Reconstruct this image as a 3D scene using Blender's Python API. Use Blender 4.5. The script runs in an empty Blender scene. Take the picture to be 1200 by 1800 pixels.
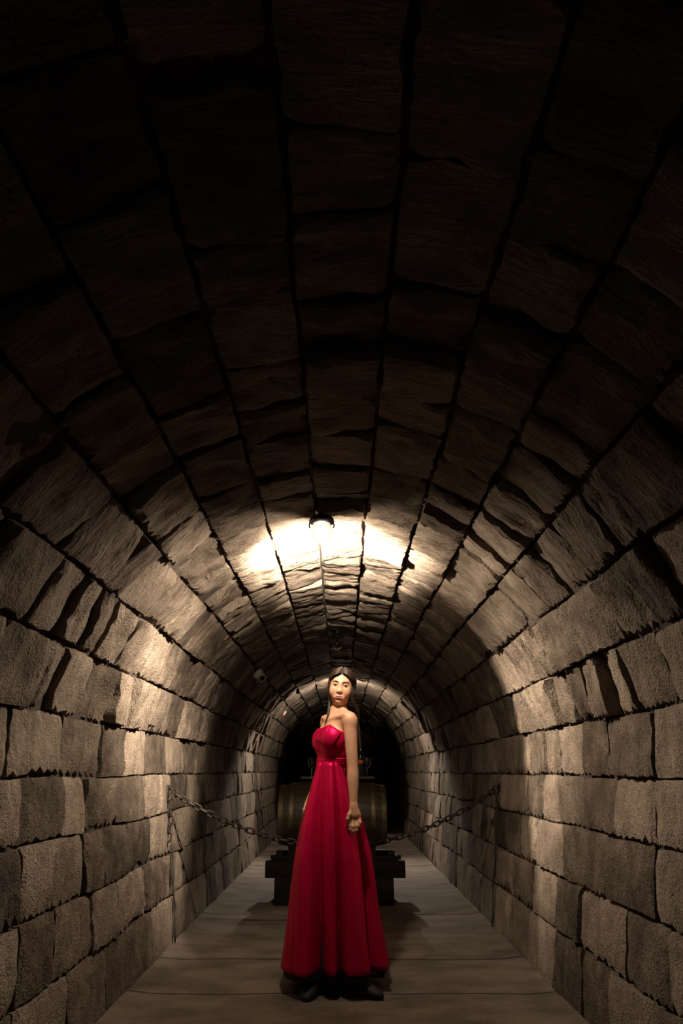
import bpy, bmesh, math, random
import numpy as np
from mathutils import Vector, Matrix, Euler, noise

# ------------------------------------------------------------------ camera, world, exposure
scene = bpy.context.scene
COL = scene.collection
CAM_H, FPX, TILT = 1.10, 1200.0, math.atan(455.0 / 1200.0)
cam_d = bpy.data.cameras.new('camera')
cam_d.sensor_fit = 'VERTICAL'; cam_d.sensor_height = 36.0; cam_d.lens = 24.0
cam_d.clip_start = 0.05; cam_d.clip_end = 100
cam = bpy.data.objects.new('camera', cam_d); COL.objects.link(cam)
cam.location = (0, 0, CAM_H); cam.rotation_euler = (math.pi / 2 + TILT, 0, 0)
scene.camera = cam

world = bpy.data.worlds.new('world'); scene.world = world; world.use_nodes = True
bg = world.node_tree.nodes['Background']
bg.inputs[0].default_value = (1.0, 0.97, 0.95, 1); bg.inputs[1].default_value = 0.09

vs = scene.view_settings
vs.view_transform = 'Standard'; vs.look = 'None'; vs.gamma = 1.0; vs.exposure = 0.0
vs.use_curve_mapping = False
scene.cycles.use_denoising = True
scene.cycles.use_adaptive_sampling = True; scene.cycles.adaptive_threshold = 0.06; scene.cycles.adaptive_min_samples = 16
scene.cycles.max_bounces = 5; scene.cycles.diffuse_bounces = 2; scene.cycles.glossy_bounces = 2; scene.cycles.transmission_bounces = 4
scene.cycles.caustics_reflective = False; scene.cycles.caustics_refractive = False
scene.cycles.sample_clamp_indirect = 3.0

LAMP_FRONT = dict(loc=(-0.115, 3.72, 2.385), power=120.0, color=(1.0, 0.84, 0.66))
LAMP_REAR = dict(loc=(0.02, 11.4, 2.40), power=120.0, color=(1.0, 0.84, 0.68))

# ------------------------------------------------------------------ helpers
def ray(px, py):
    """unit ray through a photograph pixel (1200x1800 frame), used to take measurements"""
    cx, cy = (px - 600) / FPX, (900 - py) / FPX
    s, c = math.sin(TILT), math.cos(TILT)
    return Vector((cx, c - cy * s, s + cy * c)).normalized()

def at(px, py, Y):
    r = ray(px, py); k = Y / r.y
    return Vector((r.x * k, Y, CAM_H + r.z * k))

def tag(o, label=None, cat=None, group=None, kind=None):
    if label: o['label'] = label
    if cat: o['category'] = cat
    if group: o['group'] = group
    if kind: o['kind'] = kind
    return o

def empty(name, loc=(0, 0, 0), rz=0.0):
    o = bpy.data.objects.new(name, None); COL.objects.link(o)
    o.location = loc; o.rotation_euler = (0, 0, rz); o.empty_display_size = 0.1
    return o

def mesh_obj(name, verts, faces, mat, parent=None, loc=(0, 0, 0), smooth=True, sharp=None):
    me = bpy.data.meshes.new(name)
    me.from_pydata([tuple(v) for v in verts], [], [tuple(f) for f in faces])
    return link_mesh(name, me, mat, parent, loc, smooth, sharp)

def link_mesh(name, me, mat, parent=None, loc=(0, 0, 0), smooth=True, sharp=None):
    me.validate(); me.update()
    if smooth:
        me.polygons.foreach_set('use_smooth', [True] * len(me.polygons))
        if sharp: me.set_sharp_from_angle(angle=math.radians(sharp))
    if mat: me.materials.append(mat)
    o = bpy.data.objects.new(name, me); COL.objects.link(o)
    o.location = loc
    if parent: o.parent = parent
    return o

def bm_obj(name, bm, mat, parent=None, loc=(0, 0, 0), smooth=True, sharp=40):
    me = bpy.data.meshes.new(name); bm.normal_update(); bm.to_mesh(me); bm.free()
    return link_mesh(name, me, mat, parent, loc, smooth, sharp)

def bm_box(bm, cx, cy, cz, sx, sy, sz, bevel=0.0, rot=None, seg=2):
    g = bmesh.ops.create_cube(bm, size=1.0)['verts']
    bmesh.ops.scale(bm, vec=(sx, sy, sz), verts=g)
    if bevel:
        ed = list({e for v in g for e in v.link_edges})
        r = bmesh.ops.bevel(bm, geom=ed, offset=bevel, segments=seg, affect='EDGES', profile=0.5)
        g = list({v for f in r['faces'] for v in f.verts} | {v for v in g if v.is_valid})
    if rot is not None: bmesh.ops.rotate(bm, cent=(0, 0, 0), matrix=rot, verts=g)
    bmesh.ops.translate(bm, vec=(cx, cy, cz), verts=g)
    return g

def lathe(profile, n=24, axis='Z', cap=True):
    """profile: list of (radius, height); returns verts, faces"""
    V, F = [], []
    for r, h in profile:
        for i in range(n):
            a = 2 * math.pi * i / n
            p = (r * math.cos(a), r * math.sin(a), h)
            if axis == 'X': p = (h, p[0], p[1])
            elif axis == 'Y': p = (p[0], h, -p[1])
            V.append(p)
    m = len(profile)
    for j in range(m - 1):
        for i in range(n):
            a, b = j * n + i, j * n + (i + 1) % n
            F.append((a, b, b + n, a + n))
    if cap:
        F.append(tuple(reversed(range(n)))); F.append(tuple((m - 1) * n + i for i in range(n)))
    return V, F

def tube(points, radii, n=6, cap=True):
    P = [Vector(p) for p in points]
    if not hasattr(radii, '__len__'): radii = [radii] * len(P)
    V, F = [], []
    up = None
    for i, p in enumerate(P):
        t = (P[min(i + 1, len(P) - 1)] - P[max(i - 1, 0)]).normalized()
        if up is None:
            up = Vector((0, 0, 1)) if abs(t.z) < 0.9 else Vector((1, 0, 0))
        u = (up - t * up.dot(t)).normalized(); w = t.cross(u); up = u
        for k in range(n):
            a = 2 * math.pi * k / n
            V.append(p + (u * math.cos(a) + w * math.sin(a)) * radii[i])
    for j in range(len(P) - 1):
        for k in range(n):
            a, b = j * n + k, j * n + (k + 1) % n
            F.append((a, b, b + n, a + n))
    if cap:
        F.append(tuple(reversed(range(n)))); F.append(tuple((len(P) - 1) * n + k for k in range(n)))
    return V, F

class Nodes:
    def __init__(self, mat):
        self.t = mat.node_tree; self.n = self.t.nodes
    def add(self, typ, **kw):
        nd = self.n.new(typ)
        for k, v in kw.items(): setattr(nd, k, v)
        return nd
    def link(self, a, b): self.t.links.new(a, b)

def material(name, color=(0.5, 0.5, 0.5), rough=0.6, metal=0.0, **inputs):
    m = bpy.data.materials.new(name); m.use_nodes = True
    b = m.node_tree.nodes['Principled BSDF']
    b.inputs['Base Color'].default_value = (*color, 1)
    b.inputs['Roughness'].default_value = rough; b.inputs['Metallic'].default_value = metal
    for k, v in inputs.items(): b.inputs[k.replace('_', ' ')].default_value = v
    return m

def noisy(name, c0, c1, scale=(8, 8, 8), rough=0.7, metal=0.0, bump=0.3, bump_dist=0.004, detail=6, obj_random=0.0, fine=None, **inputs):
    """Principled with world-space noise colour and bump"""
    m = material(name, c0, rough, metal, **inputs)
    N = Nodes(m); b = N.n['Principled BSDF']
    g = N.add('ShaderNodeNewGeometry')
    mp = N.add('ShaderNodeMapping'); mp.inputs['Scale'].default_value = scale
    N.link(g.outputs['Position'], mp.inputs['Vector'])
    nz = N.add('ShaderNodeTexNoise'); nz.inputs['Scale'].default_value = 1.0
    nz.inputs['Detail'].default_value = detail; nz.inputs['Roughness'].default_value = 0.62
    N.link(mp.outputs[0], nz.inputs['Vector'])
    rp = N.add('ShaderNodeValToRGB')
    rp.color_ramp.elements[0].position = 0.3; rp.color_ramp.elements[0].color = (*c0, 1)
    rp.color_ramp.elements[1].position = 0.7; rp.color_ramp.elements[1].color = (*c1, 1)
    N.link(nz.outputs[0], rp.inputs[0])
    N.link(rp.outputs[0], b.inputs['Base Color'])
    bp = N.add('ShaderNodeBump'); bp.inputs['Strength'].default_value = bump; bp.inputs['Distance'].default_value = bump_dist
    N.link(nz.outputs[0], bp.inputs['Height']); N.link(bp.outputs[0], b.inputs['Normal'])
    return m

# ------------------------------------------------------------------ stone materials
def stone_material(name, dark, mid, light, rand=0.45, coarse=(5.0, 21.0, 5.0), fine=(8.0, 46.0, 8.0), plates=0.30, ridges=0.9, grit=0.22, pits=2.2):
    m = material(name, mid, 0.9)
    m.node_tree.nodes['Principled BSDF'].inputs['Specular IOR Level'].default_value = 0.25
    N = Nodes(m); b = N.n['Principled BSDF']
    g = N.add('ShaderNodeNewGeometry'); oi = N.add('ShaderNodeObjectInfo')
    # broad tone patches
    n1 = N.add('ShaderNodeTexNoise'); n1.inputs['Scale'].default_value = 5.5; n1.inputs['Detail'].default_value = 3; n1.inputs['Roughness'].default_value = 0.65
    N.link(g.outputs['Position'], n1.inputs['Vector'])
    # strata running across the tunnel: quick change along Y
    mp = N.add('ShaderNodeMapping'); mp.inputs['Scale'].default_value = coarse
    N.link(g.outputs['Position'], mp.inputs['Vector'])
    n2 = N.add('ShaderNodeTexNoise'); n2.inputs['Scale'].default_value = 1.0; n2.inputs['Detail'].default_value = 3; n2.inputs['Roughness'].default_value = 0.6; n2.inputs['Distortion'].default_value = 0.7
    N.link(mp.outputs[0], n2.inputs['Vector'])
    # grit
    n3 = N.add('ShaderNodeTexNoise'); n3.inputs['Scale'].default_value = 95; n3.inputs['Detail'].default_value = 2; n3.inputs['Roughness'].default_value = 0.7
    N.link(g.outputs['Position'], n3.inputs['Vector'])
    n4 = N.add('ShaderNodeTexNoise'); n4.inputs['Scale'].default_value = 1.0; n4.inputs['Detail'].default_value = 3; n4.inputs['Roughness'].default_value = 0.6; n4.inputs['Distortion'].default_value = 0.5
    mp4 = N.add('ShaderNodeMapping'); mp4.inputs['Scale'].default_value = fine
    N.link(g.outputs['Position'], mp4.inputs['Vector']); N.link(mp4.outputs[0], n4.inputs['Vector'])
    mpv = N.add('ShaderNodeMapping'); mpv.inputs['Scale'].default_value = (4.5, 26.0, 4.5)
    vm = N.add('ShaderNodeVectorMath', operation='MULTIPLY_ADD'); vm.inputs[1].default_value = (0.09, 0.09, 0.09)
    N.link(n4.outputs[1], vm.inputs[0]); N.link(g.outputs['Position'], vm.inputs[2]); N.link(vm.outputs[0], mpv.inputs['Vector'])
    vo = N.add('ShaderNodeTexVoronoi'); vo.inputs['Scale'].default_value = 1.0; N.link(mpv.outputs[0], vo.inputs['Vector'])
    sv = N.add('ShaderNodeSeparateColor'); N.link(vo.outputs['Color'], sv.inputs[0])
    def math_(op, a, bb, c=None):
        nd = N.add('ShaderNodeMath', operation=op)
        for i, v in enumerate((a, bb, c)):
            if v is None: continue
            if isinstance(v, (int, float)): nd.inputs[i].default_value = v
            else: N.link(v, nd.inputs[i])
        return nd.outputs[0]
    tone = math_('ADD', math_('MULTIPLY', n1.outputs[0], 0.55), math_('MULTIPLY', n2.outputs[0], 0.30))
    tone = math_('ADD', tone, math_('MULTIPLY', n3.outputs[0], 0.45))
    tone = math_('ADD', tone, math_('MULTIPLY_ADD', oi.outputs['Random'], rand * 0.6, -rand * 0.3 - 0.15))
    rp = N.add('ShaderNodeValToRGB'); cr = rp.color_ramp
    cr.elements[0].position = 0.25; cr.elements[0].color = (*dark, 1)
    cr.elements[1].position = 0.78; cr.elements[1].color = (*light, 1)
    e = cr.elements.new(0.48); e.color = (*mid, 1)
    N.link(tone, rp.inputs[0]); N.link(rp.outputs[0], b.inputs['Base Color'])
    ridge = math_('ABSOLUTE', math_('SUBTRACT', n4.outputs[0], 0.5), 0.0)
    h = math_('ADD', math_('MULTIPLY', n2.outputs[0], 1.0), math_('MULTIPLY', ridge, ridges))
    h = math_('ADD', h, math_('MULTIPLY', n3.outputs[0], grit))
    pit = math_('MAXIMUM', math_('SUBTRACT', n3.outputs[0], 0.60), 0.0)
    h = math_('SUBTRACT', h, math_('MULTIPLY', pit, pits))
    h = math_('ADD', h, math_('MULTIPLY', sv.outputs[0], plates))
    bp = N.add('ShaderNodeBump'); bp.inputs['Strength'].default_value = 0.9; bp.inputs['Distance'].default_value = 0.034
    N.link(h, bp.inputs['Height']); N.link(bp.outputs[0], b.inputs['Normal'])
    return m

M = {}
M['stone'] = stone_material('sandstone', (0.045, 0.033, 0.024), (0.140, 0.108, 0.081), (0.30, 0.238, 0.184))
M['wall_stone'] = stone_material('wall_sandstone', (0.038, 0.028, 0.020), (0.140, 0.108, 0.081), (0.33, 0.262, 0.203), 0.6, (7.0, 11.0, 6.0), (26.0, 34.0, 20.0), 0.10, 0.65, 0.50, 3.4)
M['mortar'] = noisy('mortar', (0.022, 0.017, 0.013), (0.06, 0.045, 0.032), (14, 14, 14), 0.95, bump=0.6, bump_dist=0.01)

# ------------------------------------------------------------------ the vaulted tunnel
R_V, SPR, W_FLOOR = 1.30, 1.25, 1.15         # vault radius, springing height, half width at the floor
Y0, Y1 = -0.35, 23.0
WALL_L = math.hypot(R_V - W_FLOOR, SPR)
def prof(s):
    """cross-section by arc length from the floor on the left; returns x, z and the inward normal"""
    total = 2 * WALL_L + math.pi * R_V
    if s <= WALL_L:
        t = s / WALL_L; x, z = -W_FLOOR - (R_V - W_FLOOR) * t, SPR * t
        return x, z, SPR / WALL_L, (R_V - W_FLOOR) / WALL_L
    if s >= total - WALL_L:
        x, z, nx, nz = prof(total - s); return -x, z, -nx, nz
    a = (s - WALL_L) / R_V
    return -R_V * math.cos(a), SPR + R_V * math.sin(a), math.cos(a), -math.sin(a)
S_TOTAL = 2 * WALL_L + math.pi * R_V

rng = random.Random(11)
zs = [-0.05, 0.285, 0.55, 0.82, 1.075]
left = [z * WALL_L / SPR for z in zs]
a0 = math.radians(4.0)
vault_n = 13
arc = [WALL_L + R_V * (a0 + (math.pi - 2 * a0) * i / vault_n) for i in range(vault_n + 1)]
for i in range(1, vault_n):
    if i not in (6, 7): arc[i] += rng.uniform(-0.018, 0.018)
bounds = left + arc + [S_TOTAL - s for s in reversed(left)]
courses = list(zip(bounds[:-1], bounds[1:]))            # 5 wall + 13 vault + 5 wall
N_C = len(courses)
def owner(i): return 0 if i < 7 else (2 if i >= N_C - 7 else 1)

def wander(sb, y):
    """bed joints are not quite straight"""
    return 0.013 * noise.noise(Vector((y * 1.1, sb * 7.3, 3.0))) + 0.006 * noise.noise(Vector((y * 3.7, sb * 9.1, 8.0)))

def stone_geo(s0, s1, y0, y1, seed, nu, nv, vault):
    """one roughly dressed block: an uneven face towards the tunnel with ragged edges, four sides into the wall"""
    r = random.Random(seed)
    g = r.uniform(0.003, 0.008) if vault else r.uniform(0.001, 0.005)
    off = r.uniform(0.0, 0.044) if vault else r.uniform(0.0, 0.018)
    tu = r.uniform(-0.034, 0.026) if vault else r.uniform(-0.008, 0.008)
    tv = r.uniform(-0.018, 0.018) if vault else r.uniform(-0.009, 0.009)
    amp = r.uniform(0.011, 0.023) if vault else r.uniform(0.005, 0.011)
    teeth = r.choice((0.0, 0.012, 0.022, 0.035)) if abs(prof((s0 + s1) / 2)[2]) > 0.45 else 0.006
    low = 0 if (s0 + s1) < S_TOTAL else nv                 # row of vertices at the lower edge
    ox = r.uniform(0, 100)
    skew = r.uniform(-0.05, 0.05)
    V = []
    for j in range(nv + 1):
        for i in range(nu + 1):
            u, v = i / nu, j / nv
            y = y0 + g + (y1 - y0 - 2 * g) * u + skew * (v - 0.5) * 0.3
            s = s0 + g + (s1 - s0 - 2 * g) * v
            s += wander(s0, y) * (1 - v) + wander(s1, y) * v
            q = Vector((y * 9 + ox, s * 5.0, ox))
            n1 = noise.noise(q); n2 = noise.noise(q * 2.7 + Vector((7, 3, 1))); n3 = noise.noise(q * 6.1)
            h = off + tu * (u - 0.5) * 2 + tv * (v - 0.5) * 2 + amp * (n1 * 1.3 + n2 * 0.9 + 0.5 * n3)
            edge = (i in (0, nu)) + (j in (0, nv))
            if edge:
                h -= 0.006 + 0.012 * edge * abs(n2) + 0.005 * (edge == 2)
                rag = (0.014 if vault else 0.006) + 0.012 * (edge == 2)
                du, dv = 0.5 - u, 0.5 - v
                if i in (0, nu): y += math.copysign(rag * max(0, 0.2 + n2 + 0.5 * n3), du)
                if j in (0, nv):
                    s += math.copysign(rag * max(0, 0.2 + n1 + 0.6 * n3), dv)
                    if j == low and teeth: s += math.copysign(teeth * max(0.0, (1 if i % 2 else -0.2) * 0.7 + n3), dv); h -= teeth * 0.3 * abs(n3)
            elif abs(j - low) == 1 and teeth: h -= teeth * 0.35 * max(0.0, n3 + 0.3)
            x, z, nx, nz = prof(s)
            V.append((x + nx * h, y, z + nz * h))
    F = []
    W = nu + 1
    for j in range(nv):
        for i in range(nu):
            a = j * W + i
            F.append((a, a + W, a + W + 1, a + 1))
    ring = [i for i in range(nu + 1)] + [j * W + nu for j in range(1, nv + 1)] + [nv * W + i for i in range(nu - 1, -1, -1)] + [j * W for j in range(nv - 1, 0, -1)]
    base = len(V)
    for k in ring:
        x, y, z = V[k]
        # pushed back into the wall, away from the tunnel
        s = s0 + (s1 - s0) * ((k // W) / nv)
        px, pz, nx, nz = prof(s)
        V.append((x - nx * 0.075, y, z - nz * 0.075))
    L = len(ring)
    for k in range(L):
        a, b = ring[k], ring[(k + 1) % L]
        F.append((a, b, base + (k + 1) % L, base + k))
    return V, F

wall_names = ['wall_left', 'ceiling', 'wall_right']
wall_labels = ['rough sandstone wall of the tunnel with the camera above the chain hook', 'rough stone barrel vault over the tunnel carrying the lamps', 'rough sandstone wall of the tunnel opposite the security camera']
walls = []
for w in range(3):
    lo = courses[[i for i in range(N_C) if owner(i) == w][0]][0]
    hi = courses[[i for i in range(N_C) if owner(i) == w][-1]][1]
    V, F = [], []
    n = 24
    ys = [-3.0, Y0, 3, 6, 9, 12, 16, 20, Y1]
    for y in ys:
        for k in range(n + 1):
            x, z, nx, nz = prof(lo + (hi - lo) * k / n)
            V.append((x - nx * 0.026, y, z - nz * 0.026))
    for y in ys:
        for k in range(n + 1):
            x, z, nx, nz = prof(lo + (hi - lo) * k / n)
            V.append((x - nx * 0.30, y, z - nz * 0.30))
    W = n + 1; B = len(ys) * W
    for j in range(len(ys) - 1):
        for k in range(n):
            a = j * W + k
            F.append((a, a + 1, a + 1 + W, a + W)); F.append((B + a, B + a + W, B + a + 1 + W, B + a + 1))
    for j in range(len(ys) - 1):
        a = j * W; F.append((a, a + W, B + a + W, B + a)); a += n; F.append((a, B + a, B + a + W, a + W))
    o = mesh_obj(wall_names[w], V, F, M['mortar'], smooth=False)
    tag(o, wall_labels[w], ['wall', 'ceiling', 'wall'][w], kind='structure')
    walls.append(o)

SPLIT_Y = 11.0
far = {0: ([], []), 1: ([], []), 2: ([], [])}
for ci, (s0, s1) in enumerate(courses):
    vault = 5 <= ci < N_C - 5
    y = Y0 + rng.uniform(-0.2, 0.1)
    k = 0
    while y < Y1 - 0.1:
        ln = rng.uniform(0.26, 0.52) if vault else rng.uniform(0.30, 0.60)
        if rng.random() < 0.12: ln *= 0.6
        y2 = min(y + ln, Y1)
        seed = ci * 1000 + k
        w = owner(ci)
        if y < SPLIT_Y:
            near = y < 7.5
            V, F = stone_geo(s0, s1, y, y2, seed, 13 if near else 6, 7 if near else 4, vault)
            c = Vector(V[len(V) // 4])
            V = [(v[0] - c.x, v[1] - c.y, v[2] - c.z) for v in V]
            mesh_obj('stone', V, F, M['stone'] if w == 1 else M['wall_stone'], walls[w], c, True, 38)
        else:
            V, F = stone_geo(s0, s1, y, y2, seed, 4, 3, vault)
            fv, ff = far[w]; b = len(fv)
            fv += V; ff += [tuple(b + i for i in f) for f in F]
        y = y2; k += 1
for w in range(3):
    o = mesh_obj('distant_stones', far[w][0], far[w][1], M['stone'] if w == 1 else M['wall_stone'], walls[w], (0, 0, 0), True, 38)
    o['kind'] = 'stuff'

# end wall far down the tunnel: bricks in a running bond in front of a mortar backing
bm = bmesh.new(); bm_box(bm, 0, Y1 + 0.2, 1.3, 3.4, 0.3, 3.2)
wall_back = tag(bm_obj('wall_back', bm, M['mortar']), 'dark stone end wall closing the far end of the tunnel', 'wall', kind='structure')
bz = 0.0; row = 0
bmes = None
while bz < 2.6:
    bx = -1.5 + (0.22 if row % 2 else 0)
    while bx < 1.5:
        if bmes is None:
            bm = bmesh.new(); bm_box(bm, 0, 0, 0, 0.425, 0.1, 0.245, 0.012)
            b0 = bm_obj('stone', bm, M['stone'], wall_back, (bx, Y1 + 0.02, bz + 0.13)); bmes = b0.data
        else:
            b0 = bpy.data.objects.new('stone', bmes); COL.objects.link(b0); b0.parent = wall_back
            b0.location = (bx, Y1 + 0.02 + rng.uniform(-0.015, 0.015), bz + 0.13)
        bx += 0.44
    bz += 0.26; row += 1

# ------------------------------------------------------------------ floor
def floor_material():
    m = material('worn_stone_floor', (0.2, 0.17, 0.14), 0.82)
    N = Nodes(m); b = N.n['Principled BSDF']; b.inputs['Specular IOR Level'].default_value = 0.3
    g = N.add('ShaderNodeNewGeometry')
    mp = N.add('ShaderNodeMapping'); mp.inputs['Scale'].default_value = (2.6, 4.2, 1.0)
    N.link(g.outputs['Position'], mp.inputs['Vector'])
    n1 = N.add('ShaderNodeTexNoise'); n1.inputs['Scale'].default_value = 1.0; n1.inputs['Detail'].default_value = 6; n1.inputs['Roughness'].default_value = 0.6
    N.link(mp.outputs[0], n1.inputs['Vector'])
    n2 = N.add('ShaderNodeTexNoise'); n2.inputs['Scale'].default_value = 70; n2.inputs['Detail'].default_value = 4
    N.link(g.outputs['Position'], n2.inputs['Vector'])
    ad = N.add('ShaderNodeMath', operation='MULTIPLY_ADD'); ad.inputs[1].default_value = 0.35
    N.link(n2.outputs[0], ad.inputs[0]); N.link(n1.outputs[0], ad.inputs[2])
    rp = N.add('ShaderNodeValToRGB'); cr = rp.color_ramp
    cr.elements[0].position = 0.45; cr.elements[0].color = (0.060, 0.047, 0.037, 1)
    cr.elements[1].position = 0.82; cr.elements[1].color = (0.17, 0.136, 0.108, 1)
    N.link(ad.outputs[0], rp.inputs[0]); N.link(rp.outputs[0], b.inputs['Base Color'])
    bp = N.add('ShaderNodeBump'); bp.inputs['Strength'].default_value = 0.5; bp.inputs['Distance'].default_value = 0.006
    N.link(ad.outputs[0], bp.inputs['Height']); N.link(bp.outputs[0], b.inputs['Normal'])
    return m
M['floor'] = floor_material()
bm = bmesh.new(); bm_box(bm, 0, (Y1 - 3) / 2, -0.09, 2.5, Y1 + 3, 0.14)
floor = tag(bm_obj('floor', bm, M['mortar']), 'worn stone slab floor of the tunnel', 'floor', kind='structure')
fy = -0.4; k = 0
joints = [-0.4, 0.5, 1.35, 2.1, 2.85, 3.55, 4.3, 5.0, 5.72, 6.42, 7.2, 8.0, 8.7, 9.5, 10.3, 11.0, 11.9, 12.8, 13.7, 14.6, 15.6, 16.6, 17.6, 18.7, 19.8, 21.0, 22.0, 23.0]
for a, b in zip(joints[:-1], joints[1:]):
    nx, ny = 16, 6
    V, F = [], []
    dz = rng.uniform(-0.004, 0.004)
    for j in range(ny + 1):
        for i in range(nx + 1):
            x = -1.14 + 2.28 * i / nx; y = a + 0.006 + (b - a - 0.012) * j / ny
            z = dz + 0.006 * noise.noise(Vector((x * 2.3, y * 3.1, 5)))
            if j in (0, ny): z -= 0.006; y += 0.007 * noise.noise(Vector((x * 6, y * 3, 2)))
            # dirt banked up gently against the walls
            e = max(0.0, abs(x) - 1.04) / 0.10
            z += 0.012 * e * e
            V.append((x, y, z))
    for j in range(ny):
        for i in range(nx):
            q = j * (nx + 1) + i; F.append((q, q + 1, q + nx + 2, q + nx + 1))
    W = nx + 1
    ring = list(range(W)) + [j * W + nx for j in range(1, ny + 1)] + [ny * W + i for i in range(nx - 1, -1, -1)] + [j * W for j in range(ny - 1, 0, -1)]
    base = len(V); V += [(V[q][0], V[q][1], -0.03) for q in ring]
    for q in range(len(ring)):
        F.append((ring[(q + 1) % len(ring)], ring[q], base + q, base + (q + 1) % len(ring)))
    c = Vector((0, (a + b) / 2, 0))
    mesh_obj('floor_slab', [(v[0], v[1] - c.y, v[2]) for v in V], F, M['floor'], floor, c, True, 35)

# ------------------------------------------------------------------ lamps
M['lamp_metal'] = noisy('lamp_metal', (0.05, 0.05, 0.05), (0.10, 0.10, 0.095), (40, 40, 40), 0.45, 0.8, bump=0.1)
M['glass'] = material('lamp_glass', (0.95, 0.97, 0.95), 0.06, 0.0, Transmission_Weight=1.0, IOR=1.35)
M['frosted'] = material('frosted_glass', (0.95, 0.95, 0.92), 0.45, 0.0, Transmission_Weight=1.0, IOR=1.3)
M['steel'] = noisy('bright_steel', (0.62, 0.61, 0.58), (0.75, 0.74, 0.70), (30, 30, 30), 0.25, 1.0, bump=0.05)
def emissive(name, color, strength):
    m = material(name, color, 0.4)
    b = m.node_tree.nodes['Principled BSDF']
    b.inputs['Emission Color'].default_value = (*color, 1); b.inputs['Emission Strength'].default_value = strength
    return m
M['bulb_off'] = material('unlit_bulb', (0.75, 0.73, 0.68), 0.25)

def masked(light, spec, side_shade=None):
    """invented intensity by direction, no part modelled: cuts the beam off down the tunnel
    (az0, width at the horizon, widening per degree below it, lowest masked elevation, leak)"""
    az0, w0, wk, elow, leak, back_dim, boost, side_boost, lateral, crown_dim = spec
    light.use_nodes = True
    t = light.node_tree; N = t.nodes
    em = N.get('Emission') or N.new('ShaderNodeEmission')
    tc = N.new('ShaderNodeTexCoord'); sp = N.new('ShaderNodeSeparateXYZ')
    t.links.new(tc.outputs['Normal'], sp.inputs[0])
    def mt(op, *a, clamp=False):
        nd = N.new('ShaderNodeMath'); nd.operation = op; nd.use_clamp = clamp
        for i, v in enumerate(a):
            if isinstance(v, (int, float)): nd.inputs[i].default_value = v
            else: t.links.new(v, nd.inputs[i])
        return nd.outputs[0]
    sgn = MASK_SIGN
    x, y, z = (mt('MULTIPLY', sp.outputs[i], sgn) for i in range(3))
    az = mt('ARCTAN2', x, y)
    el = mt('ARCSINE', z)
    dev = mt('ABSOLUTE', mt('SUBTRACT', az, math.radians(az0)))
    width = mt('MULTIPLY_ADD', mt('MINIMUM', el, 0.0), -wk, math.radians(w0))
    soft = math.radians(3.0)
    m1 = mt('MULTIPLY_ADD', mt('SUBTRACT', width, dev), 1 / soft, 0.5, clamp=True)
    m2 = mt('MULTIPLY_ADD', mt('SUBTRACT', el, math.radians(elow)), 1 / math.radians(4.0), 0.5, clamp=True)
    m3 = mt('MULTIPLY_ADD', el, -1 / math.radians(4.0), 0.25, clamp=True)
    mask = mt('MULTIPLY', mt('MULTIPLY', m1, m2), m3)
    s = mt('MULTIPLY_ADD', mask, leak - 1.0, 1.0)
    # added dimming keeps the crown beyond the cut-off nearly dark
    m4 = mt('MULTIPLY', mt('MULTIPLY_ADD', el, -1 / math.radians(2.5), 2.2, clamp=True), mt('MULTIPLY_ADD', el, 1 / math.radians(8.0), 2.5, clamp=True))
    s = mt('MULTIPLY', s, mt('MULTIPLY_ADD', mt('MULTIPLY', m1, m4), crown_dim - 1.0, 1.0))
    # invented dimming of the vault on the side towards the entrance
    bk = mt('MULTIPLY_ADD', y, -0.75, mt('MULTIPLY', z, 0.66))
    bk = mt('MULTIPLY_ADD', bk, 1 / 0.70, 0.10 / 0.70, clamp=True)
    s = mt('MULTIPLY', s, mt('MULTIPLY_ADD', bk, back_dim - 1.0, 1.0))
    if side_shade is not None:
        # made-up dimming on the walls towards the entrance, not on the floor
        bdev = mt('ABSOLUTE', mt('ARCTAN2', x, mt('MULTIPLY', y, -1.0)))
        k1 = mt('MULTIPLY_ADD', bdev, 1 / math.radians(4.0), -1.6, clamp=True)
        k2 = mt('MULTIPLY_ADD', bdev, -1 / math.radians(12.0), 3.2, clamp=True)
        k3 = mt('MULTIPLY_ADD', el, 1 / math.radians(6.0), 23.0 / 6.0, clamp=True)
        s = mt('MULTIPLY', s, mt('MULTIPLY_ADD', mt('MULTIPLY', mt('MULTIPLY', k1, k2), k3), side_shade - 1.0, 1.0))
    # made-up weighting: most light up and along the vault, little straight down
    up = mt('MULTIPLY', mt('MULTIPLY_ADD', el, 1 / math.radians(5.0), -0.3, clamp=True), mt('MULTIPLY_ADD', y, 3.0, -1.6, clamp=True))
    up = mt('MULTIPLY', up, mt('MULTIPLY_ADD', el, -1 / math.radians(35.0), 1.5, clamp=True))
    la = mt('MULTIPLY', mt('MULTIPLY_ADD', el, 1 / math.radians(14.0), 0.6, clamp=True), mt('MULTIPLY_ADD', y, -2.2, 1.6, clamp=True))
    s = mt('MULTIPLY', s, mt('MULTIPLY_ADD', la, lateral - 1.0, 1.0))
    dn = mt('MULTIPLY_ADD', el, -1 / math.radians(45.0), -0.95, clamp=True)
    s = mt('MULTIPLY', s, mt('MULTIPLY_ADD', up, boost, 1.0))
    s = mt('MULTIPLY', s, mt('MULTIPLY_ADD', dn, -0.88, 1.0))
    # added boost for the walls beside the cut-off
    fw = mt('MULTIPLY', mt('MULTIPLY_ADD', y, 2.0, -0.1, clamp=True), mt('SUBTRACT', 1.0, m1))
    fw = mt('MULTIPLY', fw, mt('MULTIPLY_ADD', el, -1 / math.radians(14.0), -0.6, clamp=True))
    fw = mt('MULTIPLY', fw, mt('MULTIPLY_ADD', el, 1 / math.radians(20.0), 3.0, clamp=True))
    s = mt('MULTIPLY', s, mt('MULTIPLY_ADD', fw, side_boost, 1.0))
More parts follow.
